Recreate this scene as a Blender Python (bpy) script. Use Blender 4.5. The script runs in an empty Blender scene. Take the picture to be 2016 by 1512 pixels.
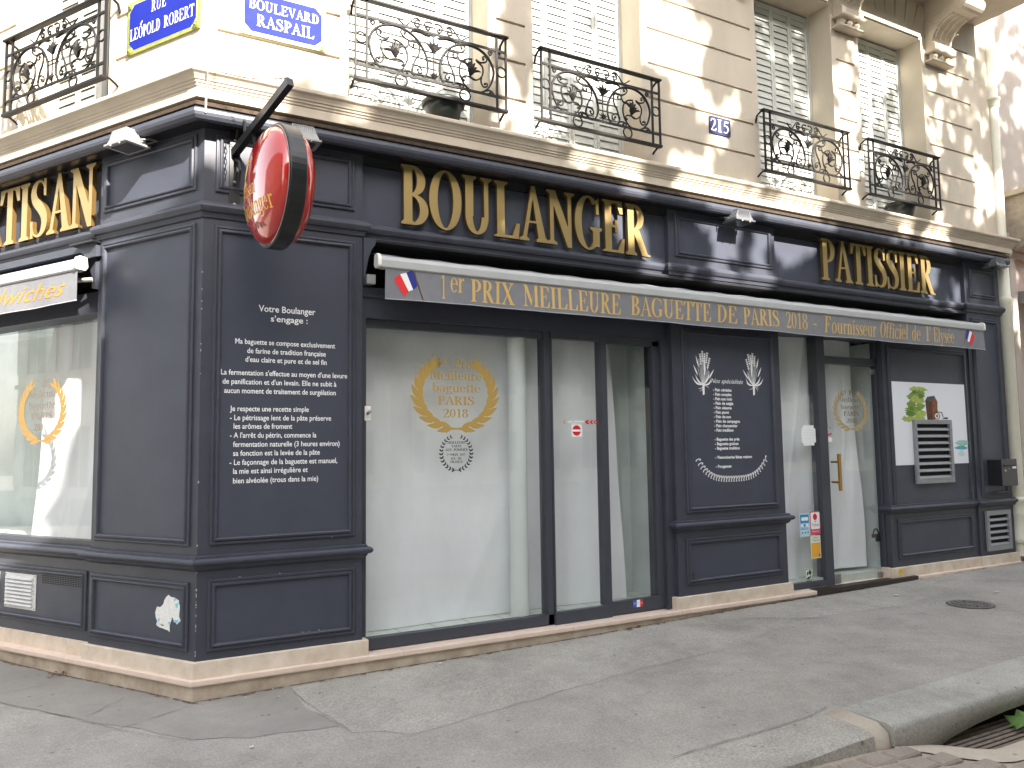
import bpy, math, random
from mathutils import Vector, Matrix
R = math.radians
random.seed(7)
sc = bpy.context.scene
COL = sc.collection
# ------------------------------------------------------------------ camera
cam = bpy.data.objects.new('camera', bpy.data.cameras.new('camera')); COL.objects.link(cam); sc.camera = cam
YAW, PIT, ROL = 0.5135864, 0.0839872, -0.0143713
cam.data.sensor_width = 36; cam.data.lens = 1558.49 / 2016 * 36; cam.data.clip_start = 0.05; cam.data.clip_end = 500
fw = Vector((math.sin(YAW) * math.cos(PIT), math.cos(YAW) * math.cos(PIT), math.sin(PIT)))
rt = Vector((math.cos(YAW), -math.sin(YAW), 0)); up = rt.cross(fw)
r2 = rt * math.cos(ROL) + up * math.sin(ROL); u2 = -rt * math.sin(ROL) + up * math.cos(ROL)
m = Matrix((r2, u2, -fw)).transposed().to_4x4(); m.translation = Vector((-0.7801666, -5.6613157, 1.6)); cam.matrix_world = m
# ------------------------------------------------------------------ sky and sun
TRAVEL = Vector((-.10, 1, -.66)).normalized()          # the way the sunlight goes
ts = -TRAVEL
EL = math.asin(ts.z); AZ = math.atan2(ts.x, ts.y)       # azimuth clockwise from +Y
w = bpy.data.worlds.new('World'); sc.world = w; w.use_nodes = True
nt = w.node_tree; bg = nt.nodes['Background']; sky = nt.nodes.new('ShaderNodeTexSky'); sky.sky_type = 'NISHITA'
sky.sun_disc = False; sky.sun_elevation = EL; sky.sun_rotation = AZ; sky.air_density = 1.2; sky.dust_density = 2.0
hs_ = nt.nodes.new('ShaderNodeHueSaturation'); hs_.inputs['Saturation'].default_value = .38; nt.links.new(sky.outputs[0], hs_.inputs['Color'])
tw = nt.nodes.new('ShaderNodeMixRGB'); tw.blend_type = 'MULTIPLY'; tw.inputs[0].default_value = 1; tw.inputs[2].default_value = (1.0, .965, .92, 1); nt.links.new(hs_.outputs[0], tw.inputs[1]); nt.links.new(tw.outputs[0], bg.inputs[0]); bg.inputs[1].default_value = 0.15
sun = bpy.data.lights.new('sun', 'SUN'); sun.energy = 3.8; sun.angle = R(0.55); sun.color = (1, .93, .82)
so = bpy.data.objects.new('sun', sun); COL.objects.link(so); so.rotation_euler = TRAVEL.to_track_quat('-Z', 'Y').to_euler()
vs = sc.view_settings; vs.view_transform = 'Standard'; vs.look = 'None'; vs.gamma = 1; vs.use_curve_mapping = False; vs.exposure = 2.48
sc.cycles.max_bounces = 8; sc.cycles.transparent_max_bounces = 24; sc.cycles.use_denoising = True
sc.cycles.sample_clamp_indirect = 6
# ------------------------------------------------------------------ facade frames: local x = right, -y = outward, z = up
TH = 1.0263368343401789
CT, ST = math.cos(TH), math.sin(TH)
PHI = {'M': 0.0, 'L': -TH}
def W(fr, u, d, z=0.0):
    if fr == 'M': return Vector((u, -d, z))
    return Vector((CT * u - ST * d, -ST * u - CT * d, z))
# ------------------------------------------------------------------ materials
def mat(name, col, rough=.6, metal=0, noise=0, nscale=8, bump=0, bscale=40, col2=None, spec=.5, coat=0, detail=4, stretch=None):
    m = bpy.data.materials.new(name); m.use_nodes = True; n = m.node_tree.nodes; l = m.node_tree.links
    b = n['Principled BSDF']; b.inputs['Base Color'].default_value = (*col, 1); b.inputs['Roughness'].default_value = rough
    b.inputs['Metallic'].default_value = metal; b.inputs['Specular IOR Level'].default_value = spec
    b.inputs['Coat Weight'].default_value = coat
    tc = n.new('ShaderNodeTexCoord'); src = tc.outputs['Object']
    if stretch:
        mp = n.new('ShaderNodeMapping'); mp.inputs['Scale'].default_value = stretch; l.new(src, mp.inputs[0]); src = mp.outputs[0]
    if noise or col2:
        t = n.new('ShaderNodeTexNoise'); t.inputs['Scale'].default_value = nscale; t.inputs['Detail'].default_value = detail; t.inputs['Roughness'].default_value = .62
        l.new(src, t.inputs['Vector'])
        rp = n.new('ShaderNodeValToRGB'); rp.color_ramp.elements[0].position = .33; rp.color_ramp.elements[1].position = .68
        c2 = col2 or tuple(c * (1 - noise) for c in col)
        rp.color_ramp.elements[0].color = (*c2, 1); rp.color_ramp.elements[1].color = (*col, 1)
        l.new(t.outputs[0], rp.inputs[0]); l.new(rp.outputs[0], b.inputs['Base Color'])
        mr = n.new('ShaderNodeMapRange'); mr.inputs[3].default_value = min(1, rough * 1.25); mr.inputs[4].default_value = rough * .85
        l.new(t.outputs[0], mr.inputs[0]); l.new(mr.outputs[0], b.inputs['Roughness'])
    if bump:
        t2 = n.new('ShaderNodeTexNoise'); t2.inputs['Scale'].default_value = bscale; t2.inputs['Detail'].default_value = 3
        l.new(src, t2.inputs['Vector']); bp = n.new('ShaderNodeBump'); bp.inputs['Strength'].default_value = bump; bp.inputs['Distance'].default_value = .01
        l.new(t2.outputs[0], bp.inputs['Height']); l.new(bp.outputs[0], b.inputs['Normal'])
    return m
PAINT = mat('dark grey blue paint', (.057, .062, .082), .38, noise=.16, nscale=5, bump=.05, bscale=9, spec=.32)
PAINT2 = mat('panel paint', (.062, .069, .095), .42, noise=.14, nscale=3, bump=.04, bscale=6, spec=.32)
SOFFIT = mat('soffit paint', (.035, .038, .048), .5, noise=.2)  # darker paint for the shade under the cornice
BLACKVOID = mat('shade black recess', (.006, .006, .007), .9)  # near black puts the shade of holes and recesses into the colour
STONE = mat('cream painted stone', (.585, .51, .41), .8, noise=.20, nscale=2.0, detail=8, stretch=(1, 1, .4), bump=.12, bscale=60)
STONE_R = mat('reveal stone', (.56, .475, .37), .8, noise=.1, nscale=3, bump=.1, bscale=50)
GAP = mat('mottled brown flashing', (.055, .035, .02), .9, noise=.5, nscale=30, bump=.4, bscale=60)
PINK = mat('pink rendered stone', (.50, .43, .38), .85, noise=.12, nscale=3, bump=.15, bscale=60)
def plinth_mat():
    m = mat('stained plinth stone', (.66, .56, .45), .6, noise=.22, nscale=9, bump=.1, bscale=40, col2=(.50, .38, .27), detail=6, stretch=(1, 1, .35))
    return m
PLINTH = mat('plinth stone', (.74, .64, .54), .6, bump=.08, bscale=40, col2=(.56, .46, .36), nscale=6, detail=7)
PLINTH2 = mat('pink ledge stone', (.74, .60, .51), .55, bump=.06, bscale=40, col2=(.66, .52, .43), nscale=7, detail=6)
BASE = mat('dirty base stone', (.54, .46, .37), .8, bump=.2, bscale=30, col2=(.31, .245, .18), nscale=5, detail=8)
IRON = mat('black wrought iron', (.012, .010, .009), .5, bump=.15, bscale=150, spec=.25)
SHUT = mat('pale green grey shutter', (.56, .575, .535), .45, noise=.08, nscale=4)
SLOT = mat('shutter gap shade', (.05, .05, .045), .8)  # dark tone stands in for the unlit depth behind the shutters
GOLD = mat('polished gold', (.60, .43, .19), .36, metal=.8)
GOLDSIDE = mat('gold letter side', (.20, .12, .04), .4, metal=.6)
VALG = mat('gold print', (.60, .40, .13), .6)
ORG = mat('orange print', (.58, .23, .03), .6)
FABRIC = mat('grey awning fabric', (.20, .205, .225), .75, noise=.1, nscale=14, bump=.2, bscale=300)
ALU = mat('white lacquered aluminium', (.44, .45, .45), .4, noise=.1, nscale=6)
WHITE = mat('white print', (.86, .87, .88), .5)
PVC = mat('white plastic', (.80, .79, .74), .4)
PAPER = mat('white sheeting', (.88, .90, .92), .8, noise=.15, nscale=1.3, detail=7, bump=.8, bscale=5, stretch=(1, 1, .5))
TILE = mat('pale floor tile', (.60, .64, .58), .35, noise=.1)
INNER = mat('shop inner wall', (.62, .67, .66), .7, noise=.15, nscale=3)
RED = mat('red enamel', (.48, .016, .010), .07, coat=1.0, noise=.1, nscale=3)
BLACKM = mat('black metal', (.012, .013, .015), .32, noise=.2)
BLACKP = mat('black print', (.01, .01, .01), .5)
GREYM = mat('galvanised grey louvre', (.26, .27, .285), .42, noise=.15, nscale=10)
DGREY = mat('dark grey metal', (.10, .105, .115), .45, noise=.2)
ENB = mat('blue enamel', (.012, .022, .27), .6, noise=.15, nscale=4, spec=.15)
ENG = mat('green enamel border', (.30, .34, .07), .4, noise=.35, nscale=12)
ENG2 = mat('pale green enamel border', (.50, .62, .30), .4, noise=.3, nscale=12)
NAVY = mat('navy enamel', (.010, .014, .085), .5, noise=.1)
BRASS = mat('brass', (.55, .31, .08), .28, metal=.9, noise=.15, nscale=8)
STEEL = mat('brushed steel', (.35, .35, .34), .35, metal=.9)
FLB = mat('flag blue', (.012, .02, .22), .6); FLW = mat('flag white', (.85, .85, .85), .6); FLR = mat('flag red', (.70, .02, .03), .6)
CREAM = mat('cream painted pipe', (.72, .70, .58), .5, noise=.08, nscale=5)
POT = mat('black plant pot', (.02, .025, .022), .4)
FLOOD = mat('light grey cast aluminium', (.30, .30, .30), .5, metal=.2, noise=.1)
LENS = mat('floodlight glass', (.05, .05, .055), .1)
def asphalt(name, c1, c2, c3, fine=.75):
    m = bpy.data.materials.new(name); m.use_nodes = True; n = m.node_tree.nodes; l = m.node_tree.links; b = n['Principled BSDF']
    b.inputs['Roughness'].default_value = .85; b.inputs['Specular IOR Level'].default_value = .3
    tc = n.new('ShaderNodeTexCoord')
    def ns(s, d=5, r=.6):
        t = n.new('ShaderNodeTexNoise'); t.inputs['Scale'].default_value = s; t.inputs['Detail'].default_value = d; t.inputs['Roughness'].default_value = r; l.new(tc.outputs['Object'], t.inputs['Vector']); return t
    def ramp(t, a, b_, ca, cb):
        r = n.new('ShaderNodeValToRGB'); r.color_ramp.elements[0].position = a; r.color_ramp.elements[1].position = b_
        r.color_ramp.elements[0].color = (*ca, 1); r.color_ramp.elements[1].color = (*cb, 1); l.new(t.outputs[0], r.inputs[0]); return r
    def mix(f, a, b_, mode='MIX'):
        x = n.new('ShaderNodeMixRGB'); x.blend_type = mode
        if isinstance(f, float): x.inputs[0].default_value = f
        else: l.new(f, x.inputs[0])
        l.new(a, x.inputs[1])
        if isinstance(b_, tuple): x.inputs[2].default_value = (*b_, 1)
        else: l.new(b_, x.inputs[2])
        return x
    big = ramp(ns(1.1, 8, .7), .36, .66, tuple(c * .9 for c in c1), tuple(c * 1.05 for c in c2))
    mid = ramp(ns(6, 6, .7), .38, .75, (0, 0, 0), (1, 1, 1))
    a = mix(mid.outputs[0], big.outputs[0], c3); 
    mf = n.new('ShaderNodeMath'); mf.operation = 'MULTIPLY'; mf.inputs[1].default_value = .45; l.new(mid.outputs[0], mf.inputs[0]); l.new(mf.outputs[0], a.inputs[0])
    gr = ramp(ns(75, 5, .75), .30, .70, (.58, .58, .58), (1.34, 1.34, 1.32))
    bb = mix(fine, a.outputs[0], gr.outputs[0], 'MULTIPLY')
    v = n.new('ShaderNodeTexVoronoi'); v.inputs['Scale'].default_value = 9; l.new(tc.outputs['Object'], v.inputs['Vector'])
    sp = ramp(v, .06, .16, (1, 1, 1), (0, 0, 0)); sp2 = ramp(ns(5), .50, .60, (0, 0, 0), (.75, .75, .75))
    mm = n.new('ShaderNodeMath'); mm.operation = 'MULTIPLY'; l.new(sp.outputs[0], mm.inputs[0]); l.new(sp2.outputs[0], mm.inputs[1])
    cc = mix(mm.outputs[0], bb.outputs[0], (.11, .10, .095))
    l.new(cc.outputs[0], b.inputs['Base Color'])
    bp = n.new('ShaderNodeBump'); bp.inputs['Strength'].default_value = .5; bp.inputs['Distance'].default_value = .004
    l.new(ns(160, 3, .7).outputs[0], bp.inputs['Height']); l.new(bp.outputs[0], b.inputs['Normal'])
    return m
ASPH = asphalt('worn pavement asphalt', (.285, .268, .247), (.365, .343, .315), (.42, .395, .36))
ASPH2 = asphalt('rough patched asphalt', (.30, .285, .26), (.40, .38, .345), (.45, .425, .385), 1.0)
ASPH3 = asphalt('smooth cement patch', (.25, .235, .215), (.31, .295, .27), (.28, .265, .24), .25)
KERB = asphalt('granite kerb', (.32, .315, .29), (.42, .41, .38), (.50, .48, .44), .75)
CEM = asphalt('cement gutter', (.46, .40, .33), (.54, .47, .39), (.42, .36, .30), .3)
SETT = asphalt('granite setts', (.24, .20, .17), (.34, .29, .25), (.28, .25, .22), .5)
CRACK = mat('crack dirt', (.16, .145, .13), .95)
def glass_mat(name='window glass', tint=(.96, .975, .975)):
    m = bpy.data.materials.new(name); m.use_nodes = True; n = m.node_tree.nodes; l = m.node_tree.links
    n.remove(n['Principled BSDF']); o = n['Material Output']
    t = n.new('ShaderNodeBsdfTransparent'); t.inputs[0].default_value = (*tint, 1); g = n.new('ShaderNodeBsdfGlossy'); g.inputs['Roughness'].default_value = .015
    f = n.new('ShaderNodeLayerWeight'); f.inputs[0].default_value = .5
    pw = n.new('ShaderNodeMath'); pw.operation = 'POWER'; pw.inputs[1].default_value = 4; l.new(f.outputs['Facing'], pw.inputs[0])
    mu = n.new('ShaderNodeMath'); mu.operation = 'MULTIPLY_ADD'; mu.inputs[1].default_value = .85; mu.inputs[2].default_value = .095; l.new(pw.outputs[0], mu.inputs[0])
    x = n.new('ShaderNodeMixShader'); l.new(mu.outputs[0], x.inputs[0]); l.new(t.outputs[0], x.inputs[1]); l.new(g.outputs[0], x.inputs[2]); l.new(x.outputs[0], o.inputs[0])
    return m
GLASS = glass_mat()
# ------------------------------------------------------------------ mesh builder
BASEOF = {}
class MB:
    def __init__(s): s.v = []; s.f = []; s.mi = []; s.sm = []; s.cur = 0; s.smooth = False
    def add(s, vs, fs):
        o = len(s.v); s.v += [tuple(p) for p in vs]
        for f in fs: s.f.append([o + i for i in f]); s.mi.append(s.cur); s.sm.append(s.smooth)
        return s
    def box(s, x0, x1, d0, d1, z0, z1):         # d = outward distance
        y0, y1 = -max(d0, d1), -min(d0, d1)
        v = [(x0, y0, z0), (x1, y0, z0), (x1, y1, z0), (x0, y1, z0), (x0, y0, z1), (x1, y0, z1), (x1, y1, z1), (x0, y1, z1)]
        return s.add(v, [(0, 3, 2, 1), (4, 5, 6, 7), (0, 1, 5, 4), (1, 2, 6, 5), (2, 3, 7, 6), (3, 0, 4, 7)])
    def poly(s, pts, d, th=0.0):                # pts (x,z) ccw seen from outside, front at d, thickness inward
        n = len(pts); a = sum(pts[i][0] * pts[(i + 1) % n][1] - pts[(i + 1) % n][0] * pts[i][1] for i in range(n))
        if a < 0: pts = pts[::-1]
        s.add([(p[0], -d, p[1]) for p in pts], [list(range(n))])
        if th:
            o = [(p[0], -d, p[1]) for p in pts] + [(p[0], -d + th, p[1]) for p in pts]
            s.add(o, [[(i + 1) % n, i, i + n, (i + 1) % n + n] for i in range(n)] + [list(range(2 * n - 1, n - 1, -1))])
        return s
    def prism(s, plan, z0, z1):                 # plan world/local xy ccw from above
        n = len(plan); a = sum(plan[i][0] * plan[(i + 1) % n][1] - plan[(i + 1) % n][0] * plan[i][1] for i in range(n))
        if a < 0: plan = plan[::-1]
        v = [(p[0], p[1], z0) for p in plan] + [(p[0], p[1], z1) for p in plan]
        return s.add(v, [list(range(n - 1, -1, -1)), list(range(n, 2 * n))] + [[i, (i + 1) % n, (i + 1) % n + n, i + n] for i in range(n)])
    def side(s, prof, x0, x1):                  # prof (d,z) extruded along x
        n = len(prof); v = [(x0, -p[0], p[1]) for p in prof] + [(x1, -p[0], p[1]) for p in prof]
        return s.add(v, [list(range(n)), list(range(2 * n - 1, n - 1, -1))] + [[(i + 1) % n, i, i + n, (i + 1) % n + n] for i in range(n)])
    def ring(s, x0, x1, z0, z1, prof):          # panel moulding, prof (inset,d) from outer edge to inner edge
        k = len(prof); v = []
        for cx, cz, sx, sz in ((x0, z0, 1, 1), (x1, z0, -1, 1), (x1, z1, -1, -1), (x0, z1, 1, -1)):
            for i, d in prof: v.append((cx + sx * i, -d, cz + sz * i))
        f = []
        for c in range(4):
            for j in range(k - 1): f.append([c * k + j, ((c + 1) % 4) * k + j, ((c + 1) % 4) * k + j + 1, c * k + j + 1])
        return s.add(v, f)
    def tube(s, pts, r, n=6, cap=True):
        pts = [Vector(p) for p in pts]; v = []; f = []; k = len(pts); prev = None
        for i, p in enumerate(pts):
            t = (pts[min(i + 1, k - 1)] - pts[max(i - 1, 0)]).normalized()
            a = prev - t * prev.dot(t) if prev is not None else t.cross(Vector((.13, .9, .27)))
            if a.length < 1e-5: a = t.cross(Vector((1, .2, .1)))
            a.normalize(); prev = a; b = t.cross(a); rr = r[i] if isinstance(r, (list, tuple)) else r
            for j in range(n): q = 2 * math.pi * j / n; v.append(p + (a * math.cos(q) + b * math.sin(q)) * rr)
        for i in range(k - 1):
            for j in range(n): f.append([i * n + j, i * n + (j + 1) % n, (i + 1) * n + (j + 1) % n, (i + 1) * n + j])
        if cap: f += [list(range(n - 1, -1, -1)), [(k - 1) * n + j for j in range(n)]]
        return s.add(v, f)
    def lathe(s, prof, c, n=24, axis='z'):      # prof (r,h)
        v = []; k = len(prof)
        for r, h in prof:
            for j in range(n):
                q = 2 * math.pi * j / n; a, b = r * math.cos(q), r * math.sin(q)
                p = {'z': (a, b, h), 'x': (h, a, b), 'y': (a, h, b)}[axis]; v.append((c[0] + p[0], c[1] + p[1], c[2] + p[2]))
        f = [[i * n + j, i * n + (j + 1) % n, (i + 1) * n + (j + 1) % n, (i + 1) * n + j] for i in range(k - 1) for j in range(n)]
        return s.add(v, f)
    def quad(s, a, b, c, d): return s.add([a, b, c, d], [(0, 1, 2, 3)])
    def build(s, name, mats, parent=None, fr=None, base=None, bevel=0):
        par = parent; 
        if par is not None: base = BASEOF[par.name]
        base = base or (0, 0, 0)
        b = (base[0], -base[1], base[2])
        me = bpy.data.meshes.new(name); me.from_pydata([(x - b[0], y - b[1], z - b[2]) for x, y, z in s.v], [], s.f)
        for mm in (mats if isinstance(mats, (list, tuple)) else [mats]): me.materials.append(mm)
        me.polygons.foreach_set('material_index', s.mi); me.polygons.foreach_set('use_smooth', s.sm); me.update()
        o = bpy.data.objects.new(name, me); COL.objects.link(o); BASEOF[o.name] = base
        if par is not None: o.parent = par
        else:
            o.location = W(fr or 'M', *base); o.rotation_euler = (0, 0, PHI[fr or 'M'])
        if bevel:
            md = o.modifiers.new('bevel', 'BEVEL'); md.width = bevel; md.segments = 2; md.limit_method = 'ANGLE'; md.angle_limit = R(40)
        return o
USED = {}
def tag(o, label=None, cat=None, group=None, kind=None):
    if label: o['label'] = label
    if cat: o['category'] = cat
    if group: o['group'] = group
    if kind: o['kind'] = kind
    return o
def thing(name, label, cat, base, fr='M', group=None):
    o = bpy.data.objects.new(name, None); o.empty_display_size = .1; COL.objects.link(o)
    o.location = W(fr, *base); o.rotation_euler = (0, 0, PHI[fr]); BASEOF[o.name] = base
    return tag(o, label, cat, group)
def copy_tree(o, parent=None):
    c = o.copy(); COL.objects.link(c); BASEOF[c.name] = BASEOF[o.name]
    if parent: c.parent = parent
    for ch in list(o.children): copy_tree(ch, c)
    return c
def B(): return MB()
def corner_at(d): return (-d * (1 - CT) / ST, -d)
def sweep(path, prof, mb):
    """path: plan points with outward normals on the right-hand walking side; prof (d,z). path walked left to right seen from the street."""
    P = [Vector(p) for p in path]; k = len(P); npf = len(prof); segn = []
    for i in range(k - 1):
        t = (P[i + 1] - P[i]).normalized(); segn.append(Vector((t.y, -t.x)))
    v = []
    for i in range(k):
        if i == 0: off = segn[0]
        elif i == k - 1: off = segn[-1]
        else:
            a, b = segn[i - 1], segn[i]; off = (a + b) / (1 + a.dot(b))
        for d, z in prof: q = P[i] + off * d; v.append((q.x, q.y, z))
    f = []
    for i in range(k - 1):
        for j in range(npf - 1): f.append([i * npf + j, i * npf + j + 1, (i + 1) * npf + j + 1, (i + 1) * npf + j])
    f.append(list(range(npf))[::-1]); f.append([(k - 1) * npf + j for j in range(npf)])
    return mb.add(v, f)
def pl(fr, u, d): q = W(fr, u, d); return (q.x, q.y)
# ------------------------------------------------------------------ lettering
def sf(x, y, dr=1, w=.3, sw=.14):
    return [(x - w / 2, y), (x + w / 2, y), (x + w / 2, y + dr * .032), (x + sw / 2, y + dr * .085), (x - sw / 2, y + dr * .085), (x - w / 2, y + dr * .032)]
def stem(x, y0, y1, w=.14): return [(x - w / 2, y0), (x + w / 2, y0), (x + w / 2, y1), (x - w / 2, y1)]
def arc(cx, cy, rx, ry, a0, a1, wv=.14, wh=.04, n=18):
    o = []; i = []
    full = abs(a1 - a0) >= 359
    n = 28 if full else max(6, int(n * abs(a1 - a0) / 180))
    for k in range(n + 1):
        a = R(a0 + (a1 - a0) * k / n); o.append((cx + rx * math.cos(a), cy + ry * math.sin(a))); i.append((cx + (rx - wv) * math.cos(a), cy + (ry - wh) * math.sin(a)))
    return ('strip', o, i)
def rib(pts, ws):
    L = []; Rr = []; k = len(pts)
    for i, p in enumerate(pts):
        a = pts[max(i - 1, 0)]; b = pts[min(i + 1, k - 1)]; t = Vector((b[0] - a[0], b[1] - a[1])).normalized(); n = Vector((-t.y, t.x)) * ws[i] / 2
        L.append((p[0] + n.x, p[1] + n.y)); Rr.append((p[0] - n.x, p[1] - n.y))
    return ('strip', L, Rr)
def smooth_pts(pts, n=4):
    out = []; k = len(pts)
    for i in range(k - 1):
        p0, p1, p2, p3 = pts[max(i - 1, 0)], pts[i], pts[i + 1], pts[min(i + 2, k - 1)]
        for j in range(n):
            t = j / n
            out.append(tuple(.5 * ((2 * b) + (-a + c) * t + (2 * a - 5 * b + 4 * c - d) * t * t + (-a + 3 * b - 3 * c + d) * t ** 3) for a, b, c, d in zip(p0, p1, p2, p3)))
    out.append(tuple(pts[-1])); return out
def Sg(s=1.0, x=0):
    P = [(.52, .76, .02), (.47, .90, .035), (.33, .975, .045), (.18, .92, .09), (.12, .78, .13), (.19, .64, .15), (.35, .52, .165), (.48, .39, .155), (.52, .24, .13), (.45, .09, .09), (.30, .022, .045), (.14, .08, .035), (.07, .24, .02)]
    Q = smooth_pts(P, 3)
    f = .72 if s < 1 else 1
    return [rib([(x + q[0] * f, q[1] * s) for q in Q], [q[2] * (.8 if s < 1 else 1) for q in Q]), [(x + .50 * f, s), (x + .53 * f, s), (x + .535 * f, .70 * s), (x + .51 * f, .70 * s)], [(x + .055 * f, .30 * s), (x + .08 * f, .30 * s), (x + .095 * f, 0), (x + .06 * f, 0)]]
EARM = [(.1, 0), (.64, 0), (.68, .28), (.645, .28), (.53, .05), (.1, .05)]
TARM = [(.1, 1), (.61, 1), (.63, .76), (.595, .76), (.5, .955), (.1, .955)]
MARM = [(.2, .53), (.44, .53), (.44, .485), (.2, .485)]; MT = [(.44, .63), (.475, .63), (.475, .39), (.44, .39)]
def bowl(cx, cy, rx, ry, x0=.2): return [arc(cx, cy, rx, ry, -90, 90), [(x0, cy + ry - .04), (cx, cy + ry - .04), (cx, cy + ry), (x0, cy + ry)], [(x0, cy - ry), (cx, cy - ry), (cx, cy - ry + .04), (x0, cy - ry + .04)]]
def hbar(x0, x1, y, h=.04): return [(x0, y), (x1, y), (x1, y + h), (x0, y + h)]
XH = .66
def dot(x, y, r=.075): return [(x + r * math.cos(2 * math.pi * k / 12), y + r * math.sin(2 * math.pi * k / 12)) for k in range(12)]
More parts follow.
